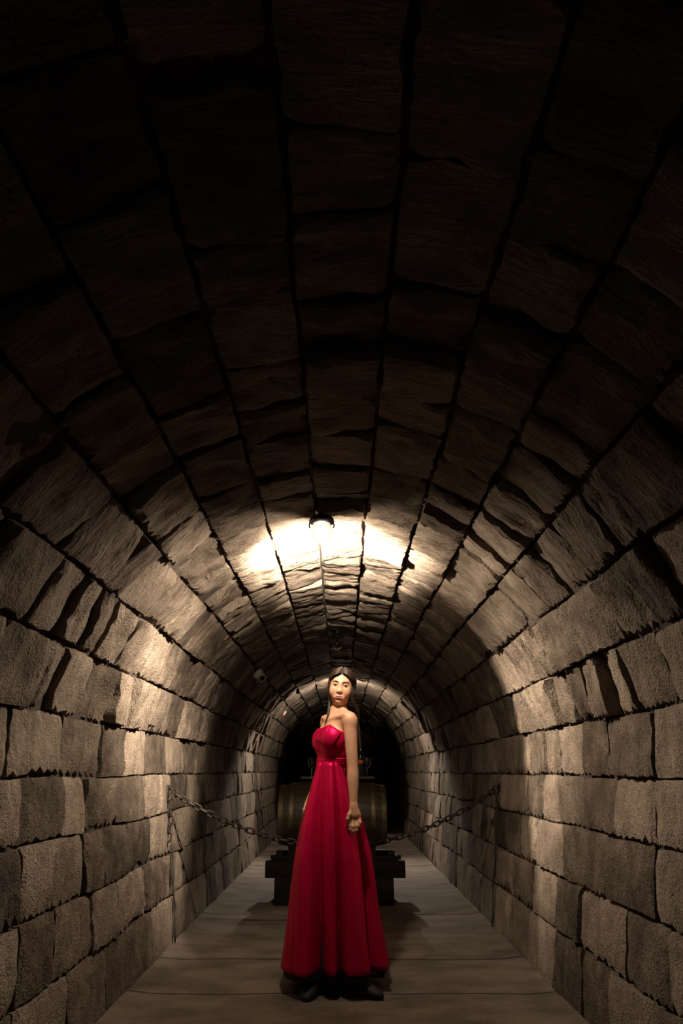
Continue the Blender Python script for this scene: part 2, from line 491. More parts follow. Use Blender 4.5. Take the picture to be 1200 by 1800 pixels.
    if side_shade is not None:
        fl = mt('MULTIPLY', mt('MULTIPLY_ADD', el, -1 / math.radians(4.0), -4.75, clamp=True), mt('MULTIPLY_ADD', y, -3.0, -1.0, clamp=True))
        s = mt('MULTIPLY', s, mt('MULTIPLY_ADD', fl, 4.5, 1.0))  # extra light added on the floor towards the entrance
    t.links.new(s, em.inputs['Strength'])

MASK_SIGN = 1.0
def bulkhead_lamp(name, label, L, lit=True, beam_spec=None, radius=0.03, side_shade=None):
    x, y, z = L['loc']
    ceil = SPR + math.sqrt(R_V ** 2 - x * x) - 0.015
    root = empty(name, (x, y, ceil)); tag(root, label, 'ceiling lamp', 'jar lamps along the vault')
    d = z - ceil                                         # bulb centre below the mounting point
    V, F = lathe([(0.012, 0.03), (0.028, 0.02), (0.052, 0.012), (0.070, -0.004), (0.074, -0.022), (0.066, -0.030), (0.055, -0.034), (0.03, -0.036)], 28)
    F = [tuple(reversed(f)) for f in F]
    cap = mesh_obj('cap', V, F, M['lamp_metal'], root, (0, 0, d + 0.085), True, 40)
    V, F = lathe([(0.013, 0.05), (0.013, max(0.06, -d - 0.07))], 12)
    mesh_obj('stem', V, F, M['lamp_metal'], root, (0, 0, d + 0.05), True, 40)
    for s in (-1, 1):
        V, F = tube([(s * 0.066, 0, d + 0.062), (s * 0.072, 0, d + 0.045), (s * 0.070, 0, d + 0.030), (s * 0.062, 0, d + 0.026)], 0.0045, 6)
        mesh_obj('clip', V, F, M['lamp_metal'], cap, (0, 0, -(d + 0.085)), True)
    # jar: thin walled glass, open towards the cap
    outer = [(0.050, 0.052), (0.055, 0.035), (0.057, 0.010), (0.055, -0.015), (0.047, -0.040), (0.030, -0.056), (0.012, -0.062), (0.001, -0.063)]
    inner = [(max(r - 0.003, 0.0008), h + (0.003 if h < -0.03 else 0)) for r, h in reversed(outer)]
    V, F = lathe(outer + inner, 28, cap=False)
    F = [tuple(reversed(f)) for f in F]
    jar = mesh_obj('glass_jar', V, F, M['frosted'] if lit else M['glass'], root, (0, 0, d), True, 60)
    jar.visible_shadow = True
    V, F = lathe([(0.010, 0.045), (0.013, 0.03), (0.014, 0.022), (0.022, 0.010), (0.027, -0.006), (0.024, -0.022), (0.014, -0.032), (0.001, -0.035)], 20)
    F = [tuple(reversed(f)) for f in F]
    bulb = mesh_obj('bulb', V, F, emissive('lit_bulb', L['color'], 1200.0) if lit else M['bulb_off'], root, (0, 0, d), True)
    if lit:
        ld = bpy.data.lights.new('lamp_light', 'POINT'); ld.energy = L['power']; ld.color = L['color']; ld.shadow_soft_size = radius
        if beam_spec: masked(ld, beam_spec, side_shade)
        lo = bpy.data.objects.new('lamp_light', ld); COL.objects.link(lo); lo.parent = root; lo.location = (0, 0, d - 0.095)
    return root
bulkhead_lamp('bulkhead_lamp', 'bright lit glass jar lamp on the vault above the woman', LAMP_FRONT, True, (11.0, 27.0, 0.28, -37.0, 0.60, 0.012, 9.0, 5.6, 0.30, 0.25))
bulkhead_lamp('bulkhead_lamp', 'lit jar lamp on the vault far behind the head of the woman', LAMP_REAR, True, (0.0, 13.0, 0.5, -40.0, 0.02, 0.12, 0.0, 0.0, 1.0, 1.0), side_shade=0.2)
bulkhead_lamp('bulkhead_lamp', 'unlit small glass jar lamp hanging in the dark stretch of the vault', dict(loc=(-0.045, 7.3, 2.365), color=(1, 1, 1)), False)

# ------------------------------------------------------------------ security camera and tag on the vault
M['white_plastic'] = noisy('white_plastic', (0.78, 0.75, 0.68), (0.84, 0.81, 0.74), (30, 30, 30), 0.4, bump=0.05)
M['black_gloss'] = material('black_gloss', (0.01, 0.01, 0.012), 0.12)
M['red_plastic'] = material('red_plastic', (0.6, 0.03, 0.03), 0.4)
def frame_from(n, up=Vector((0, 1, 0))):
    n = n.normalized(); x = up.cross(n).normalized(); y = n.cross(x)
    return Matrix((x, y, n)).transposed().to_4x4()
px_, py_, pz_ = -0.905, 7.60, 2.085
nrm = Vector((-px_, 0, SPR - pz_)).normalized()
sc_ = empty('security_camera', (px_, py_, pz_)); tag(sc_, 'small white turret security camera on the vault near the chained barrel', 'camera')
def placed(name, V, F, mat, parent, mtx, sharp=40):
    return mesh_obj(name, [mtx @ Vector(v) for v in V], F, mat, parent, (0, 0, 0), True, sharp)
mt0 = frame_from(nrm)
V, F = lathe([(0.058, -0.03), (0.058, 0.006), (0.054, 0.016), (0.046, 0.022)], 24); placed('mounting_base', V, F, M['white_plastic'], sc_, mt0)
look = Vector((0.35, -0.85, -0.42)).normalized()
ctr = nrm * 0.045
mt1 = Matrix.Translation(ctr) @ frame_from(look, Vector((0, 0, 1)))
prof_ = [(0.002, -0.05)] + [(0.05 * math.sin(a), -0.05 * math.cos(a)) for a in [0.4, 0.8, 1.2, 1.6, 1.95, 2.2]] + [(0.036, 0.040), (0.033, 0.036)]
V, F = lathe(prof_, 24); ball = placed('ball', V, F, M['white_plastic'], sc_, mt1)
V, F = lathe([(0.031, 0.030), (0.031, 0.037), (0.022, 0.038), (0.010, 0.0405), (0.001, 0.041)], 20); placed('lens_window', V, F, M['black_gloss'], ball, mt1)
V, F = tube([nrm * -0.01 + Vector((0, 0.05, 0.0)), nrm * 0.005 + Vector((-0.02, 0.12, -0.02)), nrm * 0.0 + Vector((-0.06, 0.3, -0.05))], 0.005, 6)
mesh_obj('cable', V, F, M['white_plastic'], sc_)
tx, ty, tz = -0.995, 12.36, 2.03
tn = Vector((-tx, -0.4, SPR - tz)).normalized()
tg = empty('wall_tag', (tx, ty, tz)); tag(tg, 'tiny white tag with a red lower edge on the distant vault', 'tag')
mt2 = frame_from(tn, Vector((0, 0, 1)))
bm = bmesh.new(); bm_box(bm, 0, 0.012, 0, 0.06, 0.075, 0.012, 0.003); bm.transform(mt2); bm_obj('card', bm, M['white_plastic'], tg)
bm = bmesh.new(); bm_box(bm, 0, -0.040, 0, 0.06, 0.03, 0.013, 0.003); bm.transform(mt2); bm_obj('red_strip', bm, M['red_plastic'], tg)

# ------------------------------------------------------------------ chain across the tunnel
M['iron'] = noisy('dark_iron', (0.014, 0.011, 0.009), (0.045, 0.032, 0.023), (60, 60, 60), 0.6, 0.4, bump=0.4, bump_dist=0.003)
def link_mesh_geo(a=0.0175, w=0.0155, r=0.0062, n=8):
    pts = []
    for k in range(9): t = -math.pi / 2 + math.pi * k / 8; pts.append(Vector((a - 0.0 + w * math.cos(t), w * math.sin(t), 0)))
    for k in range(9): t = math.pi / 2 + math.pi * k / 8; pts.append(Vector((-a + w * math.cos(t), w * math.sin(t), 0)))
    V, F = [], []; m = len(pts)
    for i, p in enumerate(pts):
        t = (pts[(i + 1) % m] - pts[i - 1]).normalized(); side = t.cross(Vector((0, 0, 1)))
        for k in range(n):
            q = 2 * math.pi * k / n
            V.append(p + side * math.cos(q) * r + Vector((0, 0, 1)) * math.sin(q) * r)
    for i in range(m):
        for k in range(n):
            F.append((i * n + k, i * n + (k + 1) % n, ((i + 1) % m) * n + (k + 1) % n, ((i + 1) % m) * n + k))
    return V, F
LINK = None
def add_link(parent, pos, direction, roll):
    global LINK
    if LINK is None:
        V, F = link_mesh_geo(); o = mesh_obj('link', V, F, M['iron'], parent); LINK = o.data
    else:
        o = bpy.data.objects.new('link', LINK); COL.objects.link(o); o.parent = parent
    x = Vector(direction).normalized(); up = Vector((0, 0, 1)) if abs(x.z) < 0.95 else Vector((0, 1, 0))
    y = up.cross(x).normalized(); z = x.cross(y)
    m = Matrix((x, y, z)).transposed().to_4x4() @ Matrix.Rotation(roll, 4, 'X')
    o.matrix_local = Matrix.Translation(pos) @ m
    return o
HL, HR = Vector((-1.195, 5.32, 0.945)), Vector((1.205, 5.84, 0.955))
def chain_run(name, label, fn, length_hint, n):
    root = empty(name, fn(0)); tag(root, label, 'chain')
    base = fn(0); pts = [fn(i / 400) for i in range(401)]
    L = [0.0]
    for a, b in zip(pts[:-1], pts[1:]): L.append(L[-1] + (b - a).length)
    pitch = L[-1] / n
    for k in range(n):
        d = (k + 0.5) * pitch
        i = max(1, min(400, next(q for q in range(401) if L[q] >= d)))
        add_link(root, pts[i] - base, pts[i] - pts[i - 1], (math.pi / 2 if k % 2 else 0) + 0.12)
    return root
sag = 0.365
chain_run('chain', 'rusty iron chain sagging across the tunnel behind the red dress', lambda f: HL.lerp(HR, f) - Vector((0, 0, 4 * sag * f * (1 - f))), 2.7, 50)
chain_run('chain', 'short loose chain end dangling from the hook under the security camera', lambda f: HL + Vector((-0.012 - 0.006 * f, -0.030, -0.035 - 0.27 * f)), 0.3, 5)
chain_run('chain', 'short loose chain end dangling from the hook opposite the security camera', lambda f: HR + Vector((0.022, -0.036, -0.045 - 0.11 * f)), 0.1, 3)
for H, sx, lab in ((HL, -1, 'iron wall hook with plate holding the chain beneath the security camera'), (HR, 1, 'iron wall hook with ring holding the chain on the wall opposite the security camera')):
    hk = empty('wall_hook', H); tag(hk, lab, 'hook', 'hooks of the barrier chain')
    bm = bmesh.new(); bm_box(bm, sx * 0.062, -0.01, 0.0, 0.03, 0.055, 0.12, 0.006); bm_obj('plate', bm, M['iron'], hk)
    V, F = tube([(sx * 0.06, 0, 0.03)] + [(sx * 0.012 + 0.034 * math.sin(t) * sx * 0.6, 0.0, 0.004 + 0.03 * math.cos(t)) for t in [k * 0.4 for k in range(0, 15)]], 0.008, 8)
    mesh_obj('ring', V, F, M['iron'], hk)
    for dz in (-0.04, 0.04):
        V, F = lathe([(0.009, -0.006), (0.009, 0.004), (0.005, 0.008)], 10, 'X')
        mesh_obj('bolt', [(v[0] * -sx, v[1], v[2]) for v in V], F, M['iron'], hk, (sx * 0.044, -0.01, dz), True, 40)
# thin raised tubes added for the dark streaks on the wall below the hooks
M['streak'] = noisy('dark_streak', (0.012, 0.010, 0.009), (0.03, 0.024, 0.02), (40, 40, 40), 0.7, bump=0.2)
for H, sx, lab in ((HL, -1, 'thin dark streak running down the wall under the plated chain hook'), (HR, 1, 'thin dark streak running down the wall under the ringed chain hook')):
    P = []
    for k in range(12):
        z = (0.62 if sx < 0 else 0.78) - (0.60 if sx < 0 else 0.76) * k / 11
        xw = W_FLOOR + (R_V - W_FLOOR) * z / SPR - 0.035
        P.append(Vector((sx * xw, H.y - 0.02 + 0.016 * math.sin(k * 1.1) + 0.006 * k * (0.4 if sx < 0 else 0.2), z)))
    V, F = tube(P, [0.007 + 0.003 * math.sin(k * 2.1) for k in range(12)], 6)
    o = mesh_obj('wall_streak', [v - P[-1] for v in V], F, M['streak'], None, P[-1]); tag(o, lab, 'streak')

# ------------------------------------------------------------------ barrel on its cradle
def wood(name, c0, c1, along='X', rough=0.55):
    sc = {'X': (3, 26, 26), 'Y': (26, 3, 26), 'Z': (26, 26, 3)}[along]
    return noisy(name, c0, c1, sc, rough, bump=0.35, bump_dist=0.004)
M['oak'] = wood('barrel_oak', (0.028, 0.020, 0.010), (0.060, 0.042, 0.021), 'X', 0.42)
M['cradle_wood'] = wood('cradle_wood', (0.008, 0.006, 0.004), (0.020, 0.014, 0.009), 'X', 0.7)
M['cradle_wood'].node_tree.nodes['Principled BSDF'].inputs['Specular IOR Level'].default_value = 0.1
M['hoop'] = noisy('hoop_steel', (0.16, 0.13, 0.09), (0.32, 0.26, 0.17), (25, 25, 25), 0.38, 0.85, bump=0.15)
BX, BY, BZ, BL = -0.085, 7.05, 0.715, 0.50
def brad(x): return 0.305 - 0.055 * (x / BL) ** 2
barrel = empty('wine_barrel', (BX, BY, BZ - 0.305)); tag(barrel, 'dark oak wine barrel lying crosswise on a low cradle behind the woman', 'barrel')
NS = 22
for k in range(NS):
    a0_, a1_ = 2 * math.pi * (k + 0.012) / NS, 2 * math.pi * (k + 0.988) / NS
    V, F = [], []
    nx_, na_ = 10, 3
    for lay in (0, 1):
        for i in range(nx_ + 1):
            x = -BL + 2 * BL * i / nx_
            for j in range(na_ + 1):
                a = a0_ + (a1_ - a0_) * j / na_
                r_ = brad(x) - lay * 0.025 - (0.0022 if (lay == 0 and j in (0, na_)) else 0)
                V.append((x, r_ * math.sin(a), r_ * math.cos(a)))
    W_ = na_ + 1; B_ = (nx_ + 1) * W_
    for i in range(nx_):
        for j in range(na_):
            q = i * W_ + j
            F.append((q, q + 1, q + W_ + 1, q + W_)); F.append((B_ + q, B_ + q + W_, B_ + q + W_ + 1, B_ + q + 1))
        q = i * W_; F.append((q, q + W_, B_ + q + W_, B_ + q)); q += na_; F.append((q, B_ + q, B_ + q + W_, q + W_))
    for j in range(na_):
        q = j; F.append((q, B_ + q, B_ + q + 1, q + 1)); q += nx_ * W_; F.append((q, q + 1, B_ + q + 1, B_ + q))
    mesh_obj('stave', V, F, M['oak'], barrel, (0, 0, 0.305), True, 40)
for x, w in ((-0.475, 0.042), (-0.375, 0.036), (-0.20, 0.034), (0.20, 0.034), (0.375, 0.036), (0.475, 0.042)):
    pr = []
    for q in (-0.5, 0.5): pr.append((brad(x + q * w) + 0.0035, x + q * w))
    pr = [(pr[0][0] - 0.003, pr[0][1])] + pr + [(pr[1][0] - 0.003, pr[1][1])]
    V, F = lathe(pr, 44, 'X', cap=False)
    hp = mesh_obj('hoop', V, F, M['hoop'], barrel, (0, 0, 0.305), True, 40)
    V, F = lathe([(0.007, 0.0), (0.006, 0.003), (0.002, 0.005)], 8)
    mesh_obj('rivet', V, F, M['hoop'], hp, (x, 0.0, brad(x) + 0.0035), True)
for s in (-1, 1):
    V, F = lathe([(0.001, -0.010), (0.243, -0.010), (0.243, 0.010), (0.001, 0.010)], 32, 'X', cap=False)
    mesh_obj('barrel_head', V, F, M['oak'], barrel, (s * (BL - 0.035), 0, 0.305), True, 40)
V, F = lathe([(0.024, -0.012), (0.026, 0.012), (0.020, 0.022), (0.001, 0.023)], 14)
mesh_obj('bung', V, F, M['cradle_wood'], barrel, (0.30, 0, 0.305 + 0.29), True, 40)

cr_ = empty('barrel_cradle', (BX, BY, 0)); tag(cr_, 'dark wooden cradle of stacked beams under the wine barrel', 'barrel cradle')
for x in (-0.34, 0.34):                                  # curved saddles
    V, F = [], []
    n = 14
    for lay in (-0.05, 0.05):
        for i in range(n + 1):
            y = -0.30 + 0.60 * i / n
            rr = brad(x) + 0.003
            top = BZ - math.sqrt(max(rr * rr - y * y, 0)) if abs(y) < rr * 0.93 else BZ - rr * 0.36
            top = min(top, BZ - rr * 0.36)
            V.append((x + lay, y, 0.355)); V.append((x + lay, y, top))
    W_ = 2 * (n + 1)
    for i in range(n):
        q = 2 * i
        F.append((q, q + 1, q + 3, q + 2)); F.append((W_ + q, W_ + q + 2, W_ + q + 3, W_ + q + 1))
        F.append((q + 1, W_ + q + 1, W_ + q + 3, q + 3)); F.append((q, q + 2, W_ + q + 2, W_ + q))
    F.append((0, W_, W_ + 1, 1)); q = 2 * n; F.append((q, q + 1, W_ + q + 1, W_ + q))
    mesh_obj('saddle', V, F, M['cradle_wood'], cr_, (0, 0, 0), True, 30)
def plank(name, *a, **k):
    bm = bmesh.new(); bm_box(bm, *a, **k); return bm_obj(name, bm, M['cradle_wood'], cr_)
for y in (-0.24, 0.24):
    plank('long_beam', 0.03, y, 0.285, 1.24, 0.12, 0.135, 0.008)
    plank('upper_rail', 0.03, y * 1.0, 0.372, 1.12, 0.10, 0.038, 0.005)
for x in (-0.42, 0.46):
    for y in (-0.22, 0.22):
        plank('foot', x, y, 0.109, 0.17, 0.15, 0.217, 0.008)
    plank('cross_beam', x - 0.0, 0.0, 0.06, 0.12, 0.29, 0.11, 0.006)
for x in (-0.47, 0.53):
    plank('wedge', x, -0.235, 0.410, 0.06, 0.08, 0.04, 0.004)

# ------------------------------------------------------------------ board and glassware on top of the barrel
M['board'] = wood('board_wood', (0.05, 0.032, 0.02), (0.09, 0.06, 0.035), 'X', 0.6)
M['bottle_glass'] = material('dark_bottle_glass', (0.012, 0.016, 0.010), 0.08)
M['label_paper'] = noisy('orange_label', (0.50, 0.07, 0.02), (0.62, 0.11, 0.03), (50, 50, 50), 0.5, bump=0.05)
M['clear_glass'] = material('clear_glass', (0.95, 0.96, 0.96), 0.03, 0.0, Transmission_Weight=1.0, IOR=1.45)
M['foil'] = material('bottle_foil', (0.02, 0.02, 0.022), 0.3, 0.6)
bt = BZ + 0.305 + 0.007
bd = empty('serving_board', (BX + 0.05, BY, bt)); tag(bd, 'dark wooden serving board lying on top of the wine barrel', 'board')
bm = bmesh.new(); bm_box(bm, 0, 0, 0.011, 0.70, 0.24, 0.018, 0.004); bm_obj('top', bm, M['board'], bd)
for x in (-0.25, 0.25):
    bm = bmesh.new(); bm_box(bm, x, 0, 0.0, 0.03, 0.18, 0.012, 0.002); bm_obj('batten', bm, M['board'], bd)
top = bt + 0.020
def bottle(x, y, label, lab_col=True):
    r = empty('wine_bottle', (x, y, top)); tag(r, label, 'bottle', 'bottles on the barrel')
    V, F = lathe([(0.030, 0.0), (0.037, 0.004), (0.038, 0.02), (0.038, 0.175), (0.034, 0.198), (0.022, 0.218), (0.0155, 0.235), (0.0145, 0.285), (0.0165, 0.290), (0.0165, 0.300), (0.012, 0.302)], 22)
    mesh_obj('glass_body', V, F, M['bottle_glass'], r, (0, 0, 0), True, 50)
    V, F = lathe([(0.0385, 0.118), (0.0386, 0.119), (0.0386, 0.150), (0.0385, 0.151)], 22, cap=False)
    mesh_obj('paper_label', V, F, M['label_paper'] if lab_col else M['board'], r, (0, 0, 0), True, 50)
    V, F = lathe([(0.0158, 0.245), (0.0158, 0.286), (0.0178, 0.290), (0.0178, 0.301), (0.012, 0.304)], 16)
    mesh_obj('foil_capsule', V, F, M['foil'], r, (0, 0, 0), True, 50)
def wine_glass(x, y, label, s=1.0):
    r = empty('wine_glass', (x, y, top)); tag(r, label, 'wine glass', 'glasses on the barrel')
    V, F = lathe([(0.001, 0.0), (0.033, 0.0), (0.034, 0.002), (0.012, 0.007), (0.0045, 0.014), (0.004, 0.05), (0.0045, 0.075), (0.010, 0.082)], 20)
    mesh_obj('stem', [(v[0] * s, v[1] * s, v[2] * s) for v in V], F, M['clear_glass'], r, (0, 0, 0), True, 50)
    o_ = [(0.006, 0.080), (0.020, 0.086), (0.033, 0.102), (0.038, 0.125), (0.036, 0.150), (0.030, 0.175)]
    V, F = lathe(o_ + [(r_ - 0.0016, h + (0.002 if h < 0.09 else 0)) for r_, h in reversed(o_)], 24, cap=False)
    mesh_obj('bowl', [(v[0] * s, v[1] * s, v[2] * s) for v in V], F, M['clear_glass'], r, (0, 0, 0), True, 60)
bottle(0.185, 7.03, 'dark wine bottle with orange label beside the elbow of the woman')
bottle(-0.20, 7.06, 'dark wine bottle with brown label on the barrel behind the red bodice', False)
wine_glass(0.245, 6.98, 'clear wine glass beside the orange labelled bottle')
wine_glass(-0.285, 7.0, 'shining clear wine glass on the barrel next to the waist of the dress')

# ------------------------------------------------------------------ the woman
# A signed-distance sculpt: limbs, torso, neck and head are blended into one field and meshed once with surface nets.
WX, WY = 0.0, 4.45                                       # where she stands
def v3(*a): return np.array(a, dtype=np.float64)
class Ell:
    def __init__(s, c, r, axes=None, k=0.02):
        s.c, s.r, s.k = np.array(c, float), np.array(r, float), k
        s.A = np.eye(3) if axes is None else np.array(axes, float)      # rows: local axes
        ext = np.sqrt(((s.A * s.r[:, None]) ** 2).sum(0)); s.lo, s.hi = s.c - ext, s.c + ext
    def __call__(s, X, Y, Z):
        dx, dy, dz = X - s.c[0], Y - s.c[1], Z - s.c[2]
        q0 = q1 = 0.0
        for i in range(3):
            p = s.A[i, 0] * dx + s.A[i, 1] * dy + s.A[i, 2] * dz
            q0 = q0 + (p / s.r[i]) ** 2; q1 = q1 + (p / s.r[i] ** 2) ** 2
        k0 = np.sqrt(q0); k1 = np.sqrt(q1) + 1e-9
        return k0 * (k0 - 1.0) / k1
class Cone:
    def __init__(s, a, b, ra, rb, k=0.02):
        s.a, s.b, s.ra, s.rb, s.k = np.array(a, float), np.array(b, float), ra, rb, k
        m = max(ra, rb); s.lo = np.minimum(s.a, s.b) - m; s.hi = np.maximum(s.a, s.b) + m
    def __call__(s, X, Y, Z):
        d = s.b - s.a; L2 = float(d @ d)
        t = ((X - s.a[0]) * d[0] + (Y - s.a[1]) * d[1] + (Z - s.a[2]) * d[2]) / L2
        t = np.clip(t, 0, 1)
        q = np.sqrt((X - s.a[0] - t * d[0]) ** 2 + (Y - s.a[1] - t * d[1]) ** 2 + (Z - s.a[2] - t * d[2]) ** 2)
        return q - (s.ra + (s.rb - s.ra) * t)
def smin(a, b, k):
    h = np.maximum(k - np.abs(a - b), 0.0) / k
    return np.minimum(a, b) - h * h * k * 0.25
def field_eval(ops, X, Y, Z):
    V = np.full(np.broadcast(X, Y, Z).shape, 0.2)
    for sgn, p in ops:
        d = p(X, Y, Z)
        V = smin(V, d, p.k) if sgn > 0 else -smin(-V, d, p.k)
    return V
def field_grid(ops, xs, ys, zs, pad=0.035):
    V = np.full((len(xs), len(ys), len(zs)), 0.08, dtype=np.float32)
    for sgn, p in ops:
        sl = []
        for ax, lo, hi in zip((xs, ys, zs), p.lo - pad, p.hi + pad):
            i0, i1 = np.searchsorted(ax, lo), np.searchsorted(ax, hi); sl.append(slice(max(i0 - 1, 0), i1 + 1))
        X, Y, Z = xs[sl[0]][:, None, None], ys[sl[1]][None, :, None], zs[sl[2]][None, None, :]
        if min(X.size, Y.size, Z.size) == 0: continue
        d = p(X, Y, Z).astype(np.float32); S = V[tuple(sl)]
        V[tuple(sl)] = smin(S, d, p.k) if sgn > 0 else -smin(-S, d, p.k)
    return V
def surface_nets(V, xs, ys, zs):
    ins = V < 0
    nx, ny, nz = V.shape
    cnt = np.zeros((nx - 1, ny - 1, nz - 1), dtype=np.uint8)
    for a in (0, 1):
        for b in (0, 1):
            for c in (0, 1): cnt += ins[a:nx - 1 + a, b:ny - 1 + b, c:nz - 1 + c]
    I, J, K = np.nonzero((cnt > 0) & (cnt < 8))
    idx = np.full(cnt.shape, -1, dtype=np.int64); idx[I, J, K] = np.arange(len(I))
    acc = np.zeros((len(I), 3)); num = np.zeros(len(I))
    AX = (xs, ys, zs)
    cor = [(a, b, c) for a in (0, 1) for b in (0, 1) for c in (0, 1)]
    for p in cor:
        for ax in range(3):
            if p[ax]: continue
            q = list(p); q[ax] = 1
            va = V[I + p[0], J + p[1], K + p[2]]; vb = V[I + q[0], J + q[1], K + q[2]]
            m = (va < 0) != (vb < 0)
            t = np.where(m, va / np.where(m, va - vb, 1), 0)
            base = [xs[I + p[0]], ys[J + p[1]], zs[K + p[2]]]
            end = [xs[I + q[0]], ys[J + q[1]], zs[K + q[2]]]
            for d in range(3): acc[:, d] += np.where(m, base[d] + (end[d] - base[d]) * t, 0)
            num += m
    verts = acc / num[:, None]
    quads = []
    for ax in range(3):
        o1, o2 = [(1, 2), (2, 0), (0, 1)][ax]
        sa = [slice(None)] * 3; sb = [slice(None)] * 3
        sa[ax] = slice(0, -1); sb[ax] = slice(1, None)
        for o in (o1, o2): sa[o] = slice(1, -1); sb[o] = slice(1, -1)
        A, B = ins[tuple(sa)], ins[tuple(sb)]
        P = np.array(np.nonzero(A != B))
        flip = A[tuple(P)]
        base = P.copy(); base[o1] += 1; base[o2] += 1
        def cell(d1, d2):
            q = base.copy(); q[o1] -= d1; q[o2] -= d2; return idx[tuple(q)]
        q = np.stack([cell(1, 1), cell(0, 1), cell(0, 0), cell(1, 0)], 1)
        q[~flip] = q[~flip][:, ::-1]
        quads.append(q)
    quads = np.concatenate(quads); quads = quads[(quads >= 0).all(1)]
    return verts, quads
def np_mesh(name, verts, quads, mat, parent, smooth_iter=0):
    me = bpy.data.meshes.new(name)
    if smooth_iter:
        e = np.concatenate([quads[:, [0, 1]], quads[:, [1, 2]], quads[:, [2, 3]], quads[:, [3, 0]]])
        for it in range(smooth_iter):
            s = np.zeros_like(verts); n = np.zeros(len(verts))
            np.add.at(s, e[:, 0], verts[e[:, 1]]); np.add.at(n, e[:, 0], 1)
            np.add.at(s, e[:, 1], verts[e[:, 0]]); np.add.at(n, e[:, 1], 1)
            verts = verts + ((0.5 if it % 2 == 0 else -0.52)) * (s / np.maximum(n, 1)[:, None] - verts)
    me.vertices.add(len(verts)); me.vertices.foreach_set('co', verts.astype(np.float32).ravel())
    me.loops.add(quads.size); me.loops.foreach_set('vertex_index', quads.astype(np.int32).ravel())
    me.polygons.add(len(quads)); me.polygons.foreach_set('loop_start', np.arange(0, quads.size, 4, dtype=np.int32))
    me.update(calc_edges=True)
    return link_mesh(name, me, mat, parent)
def axis(lo, hi, h, fine=()):
    """grid line positions, finer inside the given (lo, hi, h) stretches"""
    out = [lo]
    while out[-1] < hi:
        x = out[-1]; st = h
        for a, b, f in fine:
            if a - h <= x < b: st = min(st, f)
        out.append(x + st)
    return np.array(out)

# materials
def skin_material():
    m = material('skin', (0.60, 0.36, 0.24), 0.48)
    N = Nodes(m); b = N.n['Principled BSDF']
    b.inputs['Subsurface Weight'].default_value = 0.12; b.inputs['Subsurface Radius'].default_value = (0.010, 0.004, 0.002); b.inputs['Subsurface Scale'].default_value = 0.5
    g = N.add('ShaderNodeNewGeometry'); nz = N.add('ShaderNodeTexNoise'); nz.inputs['Scale'].default_value = 30; nz.inputs['Detail'].default_value = 3
    N.link(g.outputs['Position'], nz.inputs['Vector'])
    rp = N.add('ShaderNodeValToRGB'); rp.color_ramp.elements[0].color = (0.50, 0.255, 0.150, 1); rp.color_ramp.elements[1].color = (0.62, 0.335, 0.210, 1)
    N.link(nz.outputs[0], rp.inputs[0]); N.link(rp.outputs[0], b.inputs['Base Color'])
    return m
M['skin'] = skin_material()
def satin(name, c):
    m = noisy(name, tuple(x * 0.9 for x in c), tuple(min(1, x * 1.1) for x in c), (7, 7, 5), 0.40, 0.5, bump=0.10, bump_dist=0.01, detail=3)
    b = m.node_tree.nodes['Principled BSDF']
    b.inputs['Specular IOR Level'].default_value = 0.5; b.inputs['Specular Tint'].default_value = (1.0, 0.12, 0.22, 1)
    b.inputs['Sheen Weight'].default_value = 0.0; b.inputs['Sheen Tint'].default_value = (1.0, 0.25, 0.35, 1); b.inputs['Sheen Roughness'].default_value = 0.4
    return m
M['satin'] = satin('crimson_satin', (0.58, 0.0048, 0.062))
M['lining'] = noisy('black_lining', (0.006, 0.005, 0.006), (0.012, 0.008, 0.010), (30, 30, 30), 0.8, bump=0.2)
M['hair'] = noisy('brown_hair', (0.014, 0.0078, 0.0045), (0.042, 0.023, 0.012), (90, 90, 12), 0.38, bump=0.15, detail=2)
M['hair'].node_tree.nodes['Principled BSDF'].inputs['Specular IOR Level'].default_value = 0.6
M['lip'] = noisy('lip_pink', (0.34, 0.10, 0.085), (0.40, 0.125, 0.10), (60, 60, 60), 0.35, bump=0.05)
M['brow'] = noisy('brow_hair', (0.03, 0.017, 0.010), (0.06, 0.035, 0.02), (200, 200, 200), 0.7, bump=0.2)
M['eye_white'] = material('eye_white', (0.46, 0.40, 0.35), 0.3)
M['iris'] = material('brown_iris', (0.025, 0.013, 0.007), 0.08)
M['pearl'] = material('pearl', (0.75, 0.70, 0.64), 0.2, 0.3)
M['shoe'] = material('black_suede', (0.006, 0.005, 0.006), 0.7)

person = empty('person', (WX, WY, 0))
tag(person, 'young woman with long brown hair in a strapless red satin gown looking over her shoulder', 'person')

# torso frame: she faces the picture's left and a little towards the viewer
Fv, Lv, Uv = v3(-0.86, -0.51, 0), v3(0.51, -0.86, 0), v3(0, 0, 1)
TA = [Lv, Fv, Uv]
def TP(l, f, z, cx): return v3(cx, 0, z) + Lv * l + Fv * f
JL, JR = v3(0.050, -0.138, 1.392), v3(-0.092, 0.135, 1.392)
torso = [
    (1, Ell(v3(-0.030, 0, 1.27), (0.128, 0.088, 0.17), TA, 0.03)),
    (1, Ell(v3(-0.024, 0, 1.355), (0.120, 0.074, 0.085), TA, 0.035)),
    (1, Ell(v3(-0.055, 0, 1.13), (0.100, 0.080, 0.13), TA, 0.03)),
    (1, Ell(v3(-0.050, 0, 0.95), (0.112, 0.098, 0.13), TA, 0.02)),
    (1, Ell(TP(0.062, 0.064, 1.275, -0.035), (0.060, 0.052, 0.064), TA, 0.05)),
    (1, Ell(TP(-0.062, 0.064, 1.275, -0.035), (0.060, 0.052, 0.064), TA, 0.05)),
]
NB, NT = v3(-0.024, 0.002, 1.425), v3(-0.004, 0.008, 1.535)
